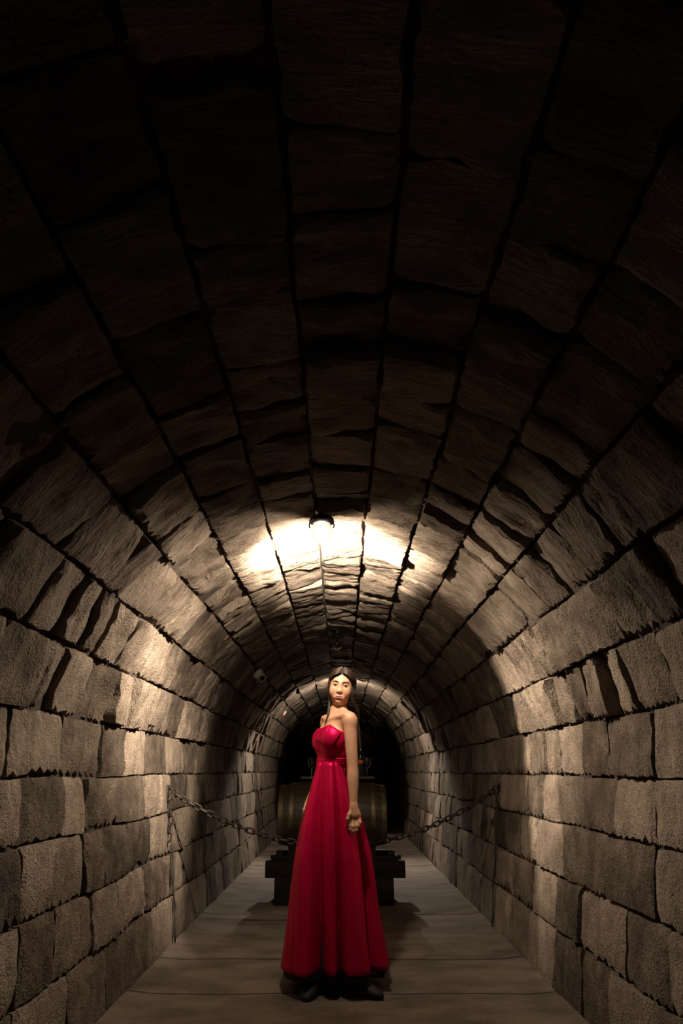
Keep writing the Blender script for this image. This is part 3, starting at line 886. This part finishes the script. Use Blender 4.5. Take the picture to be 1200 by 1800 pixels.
upper = [
    (1, Cone(TP(0.02, -0.01, 1.395, -0.025), JL, 0.046, 0.042, 0.035)),
    (1, Cone(TP(-0.02, -0.01, 1.395, -0.025), JR, 0.046, 0.042, 0.035)),
    (1, Cone(NB + v3(0.01, -0.005, 0.035), JL + v3(-0.012, 0.02, 0.016), 0.036, 0.024, 0.035)),
    (1, Cone(NB + v3(0.01, 0.01, 0.035), JR + v3(0.008, -0.02, 0.014), 0.036, 0.024, 0.035)),
    (1, Cone(NB, NT, 0.050, 0.045, 0.03)),
    # collarbones, and the cord of muscle from behind the ear to the breastbone
    (1, Cone(TP(0.015, 0.068, 1.400, -0.025), JL + Fv * 0.030 + v3(0, 0, 0.026), 0.0085, 0.009, 0.02)),
    (1, Cone(TP(-0.015, 0.068, 1.400, -0.025), JR + Fv * 0.030 + v3(0, 0, 0.026), 0.0085, 0.009, 0.02)),
    (1, Cone(v3(0.045, 0.0, 1.545), TP(0.012, 0.062, 1.405, -0.025), 0.013, 0.010, 0.025)),
    (-1, Ell(TP(0.0, 0.085, 1.415, -0.025), (0.012, 0.016, 0.014), TA, 0.02)),
]
def catmull(P, n):
    P = [2 * P[0] - P[1]] + list(P) + [2 * P[-1] - P[-2]]; out = []
    m = len(P) - 3
    for k in range(n):
        t = k / (n - 1) * m; i = min(int(t), m - 1); t -= i
        a, b, c, d = P[i:i + 4]
        out.append(0.5 * ((2 * b) + (c - a) * t + (2 * a - 5 * b + 4 * c - d) * t * t + (3 * b - a - 3 * c + d) * t ** 3))
    return out
def chain_cones(P, R, k=0.02): return [(1, Cone(P[i], P[i + 1], R[i], R[i + 1], k)) for i in range(len(P) - 1)]
EL, WL = v3(0.066, -0.160, 1.118), v3(0.070, -0.192, 0.905)
ER, WR = v3(-0.100, 0.215, 1.120), v3(-0.200, 0.115, 0.925)
arms = [(1, Ell(JL + v3(0.004, -0.004, -0.030), (0.043, 0.041, 0.060), None, 0.02)), (1, Ell(JR + v3(0, 0.004, -0.030), (0.042, 0.041, 0.060), None, 0.02))]
def lerp(a, b, t): return a + (b - a) * t
def smooth_chain(P, R, n, k=0.004):
    """limb through the given joints with radius and direction changing gradually"""
    Q = catmull([np.append(p, r) for p, r in zip(P, R)], n)
    return chain_cones([q[:3] for q in Q], [q[3] for q in Q], k)
for J, E, W in ((JL, EL, WL), (JR, ER, WR)):
    arms += smooth_chain([J, lerp(J, E, 0.30), lerp(J, E, 0.65), E, lerp(E, W, 0.28), lerp(E, W, 0.65), W], [0.040, 0.0385, 0.0355, 0.0320, 0.0332, 0.0265, 0.0205], 26)
hands = [
    (1, Cone(WL, v3(0.076, -0.196, 0.868), 0.021, 0.024, 0.02)),
    (1, Ell(v3(0.077, -0.197, 0.862), (0.034, 0.017, 0.036), None, 0.018)),
]
for P, R in (
    ([(0.051, -0.199, 0.842), (0.046, -0.209, 0.812), (0.050, -0.208, 0.790), (0.055, -0.203, 0.774)], [0.0105, 0.0092, 0.0085, 0.0070]),
    ([(0.068, -0.202, 0.836), (0.065, -0.216, 0.806), (0.067, -0.215, 0.782), (0.070, -0.206, 0.766)], [0.0108, 0.0096, 0.0088, 0.0072]),
    ([(0.085, -0.202, 0.837), (0.087, -0.218, 0.809), (0.086, -0.217, 0.787), (0.083, -0.207, 0.774)], [0.0105, 0.0092, 0.0084, 0.0070]),
    ([(0.101, -0.200, 0.845), (0.106, -0.217, 0.825), (0.101, -0.215, 0.808), (0.097, -0.204, 0.800)], [0.0095, 0.0082, 0.0075, 0.0064]),
    ([(0.057, -0.200, 0.888), (0.043, -0.214, 0.866), (0.036, -0.218, 0.846), (0.035, -0.214, 0.826)], [0.0125, 0.0112, 0.0100, 0.0078])):
    hands += chain_cones([np.array(p) for p in P], R, 0.006)
hands += [(1, Ell(v3(-0.217, 0.098, 0.882), (0.016, 0.034, 0.038), None, 0.018))]
for k, (dy, ln) in enumerate(((-0.030, 0.066), (-0.012, 0.074), (0.006, 0.070), (0.022, 0.056))):
    b = v3(-0.220, 0.098 + dy, 0.858)
    hands += chain_cones([b, b + v3(-0.008, -0.004, -ln * 0.5), b + v3(-0.003, -0.010, -ln * 0.82), b + v3(0.006, -0.012, -ln)], [0.0095, 0.0088, 0.0080, 0.0066], 0.006)
tb = v3(-0.214, 0.070, 0.900)
hands += chain_cones([tb, tb + v3(-0.010, -0.022, -0.020), tb + v3(-0.010, -0.028, -0.042)], [0.012, 0.0105, 0.008], 0.008)
FL, FR = v3(0.045, -0.195, 0.0), v3(-0.165, -0.165, 0.0)
legs = []
for hip, kn, an, toe in ((TP(0.050, 0.0, 0.93, -0.05), v3(0.005, -0.12, 0.52), FL + v3(-0.04, 0.06, 0.13), FL + v3(0.07, -0.02, 0.03)),
                         (TP(-0.050, 0.0, 0.93, -0.05), v3(-0.13, 0.0, 0.52), FR + v3(0.01, 0.09, 0.13), FR + v3(-0.005, -0.03, 0.03))):
    legs += chain_cones([hip, lerp(hip, kn, 0.5), kn, lerp(kn, an, 0.3), an, toe], [0.070, 0.066, 0.048, 0.048, 0.032, 0.026], 0.006)

# head: turned to the viewer, tilted a little
HC = v3(0.000, -0.012, 1.600)
HF = v3(-0.085, -0.985, -0.010); HF /= np.linalg.norm(HF)
HU = v3(0.125, 0.0, 0.99); HU -= HF * (HU @ HF); HU /= np.linalg.norm(HU)
HS = np.cross(HU, HF)
HA = [HS, HF, HU]
def HP(s, f, u): return HC + HS * s + HF * f + HU * u
head = [
    (1, Ell(HP(0, -0.014, 0.030), (0.0715, 0.092, 0.082), HA, 0.03)),
    (1, Ell(HP(0, 0.020, -0.018), (0.0640, 0.070, 0.082), HA, 0.03)),
    (1, Ell(HP(0, 0.028, -0.066), (0.0475, 0.050, 0.042), HA, 0.03)),
    (1, Ell(HP(0, 0.066, -0.095), (0.0175, 0.0165, 0.0150), HA, 0.025)),
    (1, Ell(HP(0.034, 0.054, -0.036), (0.026, 0.025, 0.027), HA, 0.035)),
    (1, Ell(HP(-0.034, 0.054, -0.036), (0.026, 0.025, 0.027), HA, 0.035)),
    (1, Cone(HP(-0.030, 0.071, 0.022), HP(0.030, 0.071, 0.022), 0.0125, 0.0125, 0.025)),
    (-1, Ell(HP(0.0315, 0.093, 0.001), (0.018, 0.016, 0.0125), HA, 0.016)),
    (-1, Ell(HP(-0.0315, 0.093, 0.001), (0.018, 0.016, 0.0125), HA, 0.016)),
    (1, Cone(HP(0, 0.084, 0.008), HP(0, 0.0940, -0.034), 0.0048, 0.0078, 0.020)),
    (1, Ell(HP(0, 0.0965, -0.0385), (0.0100, 0.0090, 0.0075), HA, 0.014)),
    (1, Ell(HP(0.0105, 0.0895, -0.0415), (0.0068, 0.0085, 0.0068), HA, 0.008)),
    (1, Ell(HP(-0.0105, 0.0895, -0.0415), (0.0075, 0.0085, 0.0068), HA, 0.008)),
    (1, Ell(HP(0, 0.0805, -0.072), (0.024, 0.012, 0.012), HA, 0.016)),
    (1, Ell(HP(0, 0.0835, -0.0795), (0.016, 0.0095, 0.0062), HA, 0.008)),
    (-1, Ell(HP(0, 0.0935, -0.0735), (0.022, 0.006, 0.0014), HA, 0.006)),
    (-1, Ell(HP(0, 0.0885, -0.0885), (0.015, 0.008, 0.005), HA, 0.012)),
]
for s in (-1, 1):
    head += [(1, Ell(HP(s * 0.0315, 0.0745, 0.0005), (0.0135, 0.0135, 0.0118), HA, 0.006)),
             (1, Ell(HP(s * 0.072, -0.012, -0.012), (0.007, 0.018, 0.029), HA, 0.012)),
             (1, Ell(HP(s * 0.0265, 0.0765, -0.0745), (0.006, 0.006, 0.006), HA, 0.012))]
body_ops = torso + upper + arms + hands + legs + head
hx, hy, hz = HC
gx = axis(-0.29, 0.16, 0.0055, [(-0.095, 0.095, 0.0024), (0.02, 0.13, 0.0030)])
gy = axis(-0.29, 0.29, 0.0055, [(-0.135, 0.05, 0.0024), (-0.25, -0.16, 0.0032)])
gz = axis(0.0, 1.735, 0.0075, [(1.46, 1.735, 0.0024), (0.76, 0.94, 0.0030), (1.25, 1.46, 0.0050)])
Vb = field_grid(body_ops, gx, gy, gz)
bv, bq = surface_nets(Vb, gx, gy, gz); del Vb
body = np_mesh('body', bv, bq, M['skin'], person, 4)

def march(ops, o, d, t0, t1, n=500):
    """first point along o + d t where the field turns negative, else the closest approach"""
    t = np.linspace(t0, t1, n); P = o[None] + d[None] * t[:, None]
    f = field_eval(ops, P[:, 0], P[:, 1], P[:, 2])
    neg = np.nonzero(f < 0)[0]
    return P[neg[0]] if len(neg) else P[int(np.argmin(f))]
def face_pt(s, u, off=0.0):
    p = march(head, HP(s, 0.16, u), -HF, 0.0, 0.14, 300); return p + HF * off

# eyes, lashes, brows, lips
for s in (-1, 1):
    c = HP(s * 0.0315, 0.0765, -0.0002)
    V, F = lathe([(0.0001, -1)] + [(math.sin(a), -math.cos(a)) for a in [k * math.pi / 10 for k in range(1, 10)]] + [(0.0001, 1)], 16)
    P = [tuple(c + HS * (v[0] * 0.0125) + HU * (v[1] * 0.0037 + 0.0006 * v[0] * s) + HF * (v[2] * 0.0128)) for v in V]
    eye = mesh_obj('eye', P, F, M['eye_white'], body)
    c2 = c + HF * 0.0098 + HS * (0.0012) - HU * 0.0002
    P = [tuple(c2 + HS * (v[0] * 0.0056) + HU * (v[1] * 0.0037) + HF * (v[2] * 0.0036)) for v in V]
    mesh_obj('iris', P, F, M['iris'], eye)
    lid = []
    for k in range(9):
        q = -1 + 2 * k / 8
        lid.append(face_pt(s * 0.0315 + q * 0.0148, 0.0046 - 0.0046 * q * q + 0.0014 * q * s, 0.0006))
    V, F = tube(lid, [0.0008, 0.0015, 0.0019, 0.0021, 0.0022, 0.0021, 0.0020, 0.0016, 0.0008], 6); mesh_obj('eyelash', V, F, M['brow'], body)
    lid = [face_pt(s * 0.0315 + q * 0.0130, -0.0045 + 0.0036 * q * q, 0.0001) for q in [-1 + k / 4 for k in range(9)]]
    V, F = tube(lid, 0.0008, 6); mesh_obj('eyelash', V, F, M['brow'], body)
    br = [face_pt(s * (0.0135 + 0.037 * q), 0.0165 + 0.0075 * math.sin(q * 2.4) - 0.0035 * q, 0.0004) for q in [k / 9 for k in range(10)]]
    V, F = tube(br, [0.0013, 0.0021, 0.0024, 0.0025, 0.0024, 0.0022, 0.0019, 0.0015, 0.0011, 0.0006], 6); mesh_obj('eyebrow', V, F, M['brow'], body)
def lip(name, top_fn, bot_fn, bulge):
    V, F = [], []; nu, nv = 16, 5
    for i in range(nu + 1):
        q = -1 + 2 * i / nu; s = q * 0.0270
        for j in range(nv + 1):
            w = j / nv; u = bot_fn(q) * (1 - w) + top_fn(q) * w
            V.append(tuple(face_pt(s, u, 0.0004 + bulge * math.sin(math.pi * w) * (1 - q * q))))
    for i in range(nu):
        for j in range(nv):
            a = i * (nv + 1) + j; F.append((a, a + nv + 1, a + nv + 2, a + 1))
    return mesh_obj(name, V, F, M['lip'], body)
mid_u = lambda q: -0.0742 + 0.0060 * q * q
lip('upper_lip', lambda q: -0.0668 - 0.0010 * q * q - 0.0012 * math.exp(-(q / 0.12) ** 2), mid_u, 0.0014)
lip('lower_lip', lambda q: mid_u(q) - 0.0006, lambda q: -0.0838 + 0.0158 * q * q, 0.0018)

# ---------------- hair: a cap that follows the skull and strands that fall behind the shoulder
EC, ER3 = (0, -0.017, 0.030), (0.0850, 0.1010, 0.0910)
cap_ops = [(1, Ell(HP(*EC), (0.0765, 0.0965, 0.0880), HA, 0.02)),
           (1, Ell(HP(0, -0.050, -0.040), (0.066, 0.052, 0.080), HA, 0.03)),
           (-1, Ell(HP(0, 0.092, -0.036), (0.0600, 0.090, 0.096), HA, 0.004)),
           (-1, Cone(HP(0, 0.10, 0.020), HP(0, 0.092, 0.074), 0.042, 0.003, 0.004))]
cx_, cy_, cz_ = axis(-0.12, 0.13, 0.0035), axis(-0.15, 0.14, 0.0035), axis(1.44, 1.74, 0.0035)
hv, hq = surface_nets(field_grid(cap_ops, cx_, cy_, cz_), cx_, cy_, cz_)
hair = np_mesh('hair', hv, hq, M['hair'], person, 4)
hr = random.Random(5)
SV, SF = [], []
for side in (-1, 1):
    for k in range(330):
        al = math.radians(hr.uniform(28, 150)); w = (al - math.radians(28)) / math.radians(122)
        lift = hr.uniform(0.0, 0.005)
        a, b, c = (r + lift for r in ER3)
        f_end = lerp(0.056, -0.080, w ** 0.8) + hr.uniform(-0.006, 0.006)
        pts = []
        for be in (3, 25, 50, 72, 90):
            be = math.radians(be)
            f = b * math.cos(al) * math.cos(be) + f_end * math.sin(be)
            aw = a - 0.011 * max(0.0, min(1.0, (f_end + 0.01) / 0.05))
            s = side * aw * math.sin(be) * math.sqrt(max(0.05, 1 - (f_end / b) ** 2))
            u = c * math.sin(al) * math.cos(be) - 0.004 * math.sin(be)
            pts.append(HP(EC[0] + s, EC[1] + f, EC[2] + u))
        j = lambda q: hr.uniform(-q, q)
        if side > 0:
            pts.append(HP(lerp(0.072, 0.086, min(1, w * 3)) + j(0.005), lerp(0.044, -0.075, w) + j(0.006), -0.062))
            pts.append(v3(0.084 + 0.018 * w + j(0.010), lerp(-0.045, 0.055, w) * 0.7 + 0.02 + j(0.010), 1.455))
            pts.append(v3(0.096 + j(0.013), 0.045 + j(0.025), 1.385))
            pts.append(v3(0.104 + j(0.014), 0.050 + j(0.030), 1.31 + j(0.02)))
            pts.append(v3(0.106 + j(0.016), 0.048 + j(0.030), 1.24 + hr.uniform(-0.02, 0.05)))
        elif w < 0.05 and hr.random() < 0.8:
            pts.append(HP(-0.067 + j(0.004), 0.018 + j(0.006), -0.065))
            pts.append(HP(-0.062 + j(0.005), 0.010 + j(0.008), -0.110))
            pts.append(v3(-0.085 + j(0.008), -0.045 + j(0.008), 1.430 + j(0.01)))
            pts.append(v3(-0.100 + j(0.010), -0.040 + j(0.010), 1.375 + j(0.02)))
        else:
            pts.append(HP(-lerp(0.070, 0.080, min(1, w * 3)) + j(0.004), lerp(0.022, -0.070, w) + j(0.005), -0.058))
            pts.append(v3(-0.050 + 0.07 * w + j(0.010), 0.062 + j(0.010), 1.475))
            pts.append(v3(0.055 + j(0.015), 0.080 + j(0.012), 1.400))
            pts.append(v3(0.088 + j(0.014), 0.070 + j(0.018), 1.325 + j(0.02)))
            pts.append(v3(0.094 + j(0.014), 0.066 + j(0.02), 1.25 + hr.uniform(-0.02, 0.05)))
        sp = catmull([np.array(p) for p in pts], 22)
        rad = [0.0024 * (0.5 if i == 0 else 1) * (1 - 0.65 * (i / 21) ** 3) for i in range(22)]
        V, F = tube(sp, rad, 4, cap=False)
        o = len(SV); SV += [tuple(v) for v in V]; SF += [tuple(o + q for q in f_) for f_ in F]
mesh_obj('loose_strands', SV, SF, M['hair'], hair)['kind'] = 'stuff'

# earring
er = HP(-0.064, 0.004, -0.060)
V, F = tube([er, er - v3(0.001, 0.004, 0.012), er - v3(0.0, 0.006, 0.026)], [0.0012, 0.0018, 0.0014], 6)
e_ = mesh_obj('earring', V, F, M['pearl'], person)
V, F = lathe([(0.0002, -0.007), (0.004, -0.004), (0.0052, 0.0), (0.0035, 0.005), (0.0002, 0.009)], 10)
mesh_obj('drop', [tuple(np.array(v) + er - v3(0, 0.006, 0.034)) for v in V], F, M['pearl'], e_)

# ---------------- gown
class Half:
    """half space n.p < d"""
    def __init__(s, n, d, k=0.004): s.n, s.d, s.k = n, d, k; s.lo, s.hi = v3(-9, -9, -9), v3(9, 9, 9)
    def __call__(s, X, Y, Z): return s.n[0] * X + s.n[1] * Y + s.n[2] * Z - s.d
bx_, by_, bz_ = axis(-0.22, 0.14, 0.004), axis(-0.20, 0.20, 0.004), axis(1.08, 1.40, 0.004)
Xg, Yg, Zg = bx_[:, None, None], by_[None, :, None], bz_[None, None, :]
T0 = field_grid(torso, bx_, by_, bz_, 0.05)
fwd = (Xg + 0.03) * Fv[0] + Yg * Fv[1]; lat = (Xg + 0.03) * Lv[0] + Yg * Lv[1]
wr = 0.0016 * np.sin(Zg * 95 + lat * 40 + fwd * 25) * np.exp(-((Zg - 1.20) / 0.05) ** 2)
top_edge = 1.318 + 0.30 * np.clip(fwd, -0.06, 0.10) - 0.020 * np.exp(-(lat / 0.03) ** 2) * (fwd > 0.03) - 0.10 * np.clip(np.abs(lat) - 0.07, 0, 0.1)
Bd = np.maximum(np.maximum(T0 - 0.0085 + wr, Zg - top_edge), 1.115 - Zg)
v_, q_ = surface_nets(Bd.astype(np.float32), bx_, by_, bz_)
bodice = np_mesh('bodice', v_, q_, M['satin'], person, 4)
Wd = np.maximum(T0 - 0.0145 + 0.0012 * np.sin(Zg * 420 + lat * 30), np.abs(Zg - 1.150 - 0.02 * fwd) - 0.020)
v_, q_ = surface_nets(Wd.astype(np.float32), bx_, by_, bz_)
np_mesh('waistband', v_, q_, M['satin'], person, 2)

camo = v3(-WX, -WY, CAM_H)
def on_torso(px, py, off):
    d = np.array(ray(px, py)); p = march(torso, camo, d, 4.0, 4.75, 800)
    e = 0.002
    g = np.array([field_eval(torso, *[np.array([p[i] + (e if i == a else 0)]) for i in range(3)])[0] - field_eval(torso, *[np.array([p[i] - (e if i == a else 0)]) for i in range(3)])[0] for a in range(3)])
    g /= np.linalg.norm(g) + 1e-9
    return p + g * off
def fold_panel(corners, offs, crease):
    n = 8; G, F = [], []
    for i in range(n + 1):
        for j in range(n + 1):
            u, w = i / n, j / n
            pt = [(1 - u) * (1 - w) * corners[0][c] + u * (1 - w) * corners[1][c] + u * w * corners[2][c] + (1 - u) * w * corners[3][c] for c in (0, 1)]
            off = (1 - u) * (1 - w) * offs[0] + u * (1 - w) * offs[1] + u * w * offs[2] + (1 - u) * w * offs[3]
            G.append(on_torso(pt[0], pt[1], off + crease * math.sin(math.pi * w)))
    for i in range(n):
        for j in range(n):
            a = i * (n + 1) + j; F.append((a, a + 1, a + n + 2, a + n + 1))
    o = mesh_obj('neckline_fold', G, F, M['satin'], bodice)
    md = o.modifiers.new('thickness', 'SOLIDIFY'); md.thickness = 0.004; md.offset = 0
    return o
fold_panel([(583, 1279), (598, 1289), (579, 1317), (568, 1307)], [0.020, 0.020, 0.012, 0.014], 0.004)
fold_panel([(559, 1285), (583, 1277), (571, 1306), (558, 1303)], [0.014, 0.017, 0.014, 0.012], 0.003)
fold_panel([(598, 1290), (606, 1298), (590, 1322), (580, 1317)], [0.014, 0.012, 0.010, 0.010], 0.002)

# skirt: pleats open towards the hem
KN = [(-180, 0.0), (-160, 0.03), (-140, -0.03), (-118, 0.02), (-100, -0.03), (-85, 0.006), (-70, 0.012), (-55, 0.022), (-42, 0.036), (-31, 0.052), (-27, 0.056), (-24.5, 0.044), (-19, -0.058), (-14.5, -0.040), (-9, 0.0), (-4, 0.014), (1, 0.010), (4, -0.016), (7, -0.058), (10, -0.006), (14, 0.030), (24, 0.034), (36, 0.016), (45, -0.020), (53, -0.062), (60, -0.006), (65, 0.016), (72, -0.012), (84, -0.004), (95, 0.01), (112, -0.03), (130, 0.03), (155, -0.03), (180, 0.0)]
ka, kv = [k[0] for k in KN], [k[1] for k in KN]
def pleat(deg):
    i = max(0, min(len(ka) - 2, int(np.searchsorted(ka, deg)) - 1)); t = (deg - ka[i]) / (ka[i + 1] - ka[i]); t = t * t * (3 - 2 * t)
    return kv[i] + (kv[i + 1] - kv[i]) * t
SZ = [1.150, 1.10, 0.96, 0.80, 0.65, 0.358, 0.08]
SR = [0.086, 0.096, 0.134, 0.178, 0.212, 0.252, 0.292]
SCX = [-0.058, -0.056, -0.050, -0.045, -0.041, -0.040, -0.036]
def tab(z, T): return float(np.interp(-z, [-q for q in SZ], T))
def skirt_pt(z, deg, rofs=0.0, amp=1.0):
    r = tab(z, SR); h = max(0.0, min(1.0, (1.14 - z) / 1.06))
    m = 1.0 + 1.5 * (1 - h) ** 1.6
    e = deg / m if deg < 0 else deg * (1 - 0.1 * (1 - h))
    if deg < -110: e = deg + (180 + deg) / 70 * 0  # the back keeps its own pleats
    if deg < 0: e = (deg / m) * (1 - max(0, (-deg - 90) / 90)) + deg * max(0, (-deg - 90) / 90)
    rr = r + 1.35 * pleat(e) * amp * (0.08 + 0.92 * h ** 0.8) + 0.003 * math.sin(deg * 0.21 + z * 9) * h + rofs
    a = math.radians(deg)
    zz = z + (0.03 * max(0.0, math.cos(a)) * h ** 4)
    return (tab(z, SCX) + rr * math.sin(a), -rr * math.cos(a) * (1.0 + 0.30 * (1 - h) ** 3), zz)
NZ, NA = 46, 320
def skirt_mesh(name, z0, z1, rofs, amp, mat, parent, thick):
    V, F = [], []
    for i in range(NZ + 1):
        z = z0 + (z1 - z0) * i / NZ
        for k in range(NA): V.append(skirt_pt(z, -180 + 360 * k / NA, rofs, amp))
    for i in range(NZ):
        for k in range(NA):
            a, b = i * NA + k, i * NA + (k + 1) % NA
            F.append((a, a + NA, b + NA, b))
    o = mesh_obj(name, V, F, mat, parent)
    md = o.modifiers.new('thickness', 'SOLIDIFY'); md.thickness = thick; md.offset = -1 if True else 0
    return o
skirt = skirt_mesh('skirt', 1.150, 0.082, 0.0, 1.0, M['satin'], person, 0.003)
skirt_mesh('lining', 0.60, 0.045, -0.016, 0.75, M['lining'], skirt, 0.002)

# shoes: pointed pumps with a block heel, toes showing under the hem
def shoe(base, direction):
    d = Vector(direction).normalized(); sd = Vector((-d.y, d.x, 0))
    V, F = [], []
    prof_s = [(-0.115, 0.026, 0.085, 0.155), (-0.09, 0.033, 0.072, 0.150), (-0.04, 0.034, 0.036, 0.120), (0.01, 0.040, 0.010, 0.085), (0.06, 0.044, 0.0, 0.062), (0.10, 0.040, 0.0, 0.048), (0.13, 0.026, 0.002, 0.036), (0.148, 0.010, 0.006, 0.024)]
    n = 12
    for (x, w, zb, zt) in prof_s:
        for k in range(n):
            a = 2 * math.pi * k / n
            p = Vector(base) + d * x + sd * (w * math.cos(a)); z = (zb + zt) / 2 + (zt - zb) / 2 * math.sin(a)
            V.append((p.x, p.y, z))
    for i in range(len(prof_s) - 1):
        for k in range(n):
            a, b = i * n + k, i * n + (k + 1) % n; F.append((a, b, b + n, a + n))
    F.append(tuple(reversed(range(n)))); F.append(tuple((len(prof_s) - 1) * n + k for k in range(n)))
    o = mesh_obj('shoe', V, F, M['shoe'], person)
    hc = Vector(base) - d * 0.095
    V, F = lathe([(0.014, 0.0), (0.015, 0.03), (0.022, 0.10)], 10)
    mesh_obj('heel', [(v[0] + hc.x, v[1] + hc.y, v[2]) for v in V], F, M['shoe'], o)
shoe((0.095, -0.195, 0), (0.75, -0.55, 0))
shoe((-0.160, -0.185, 0), (-0.15, -1.0, 0))
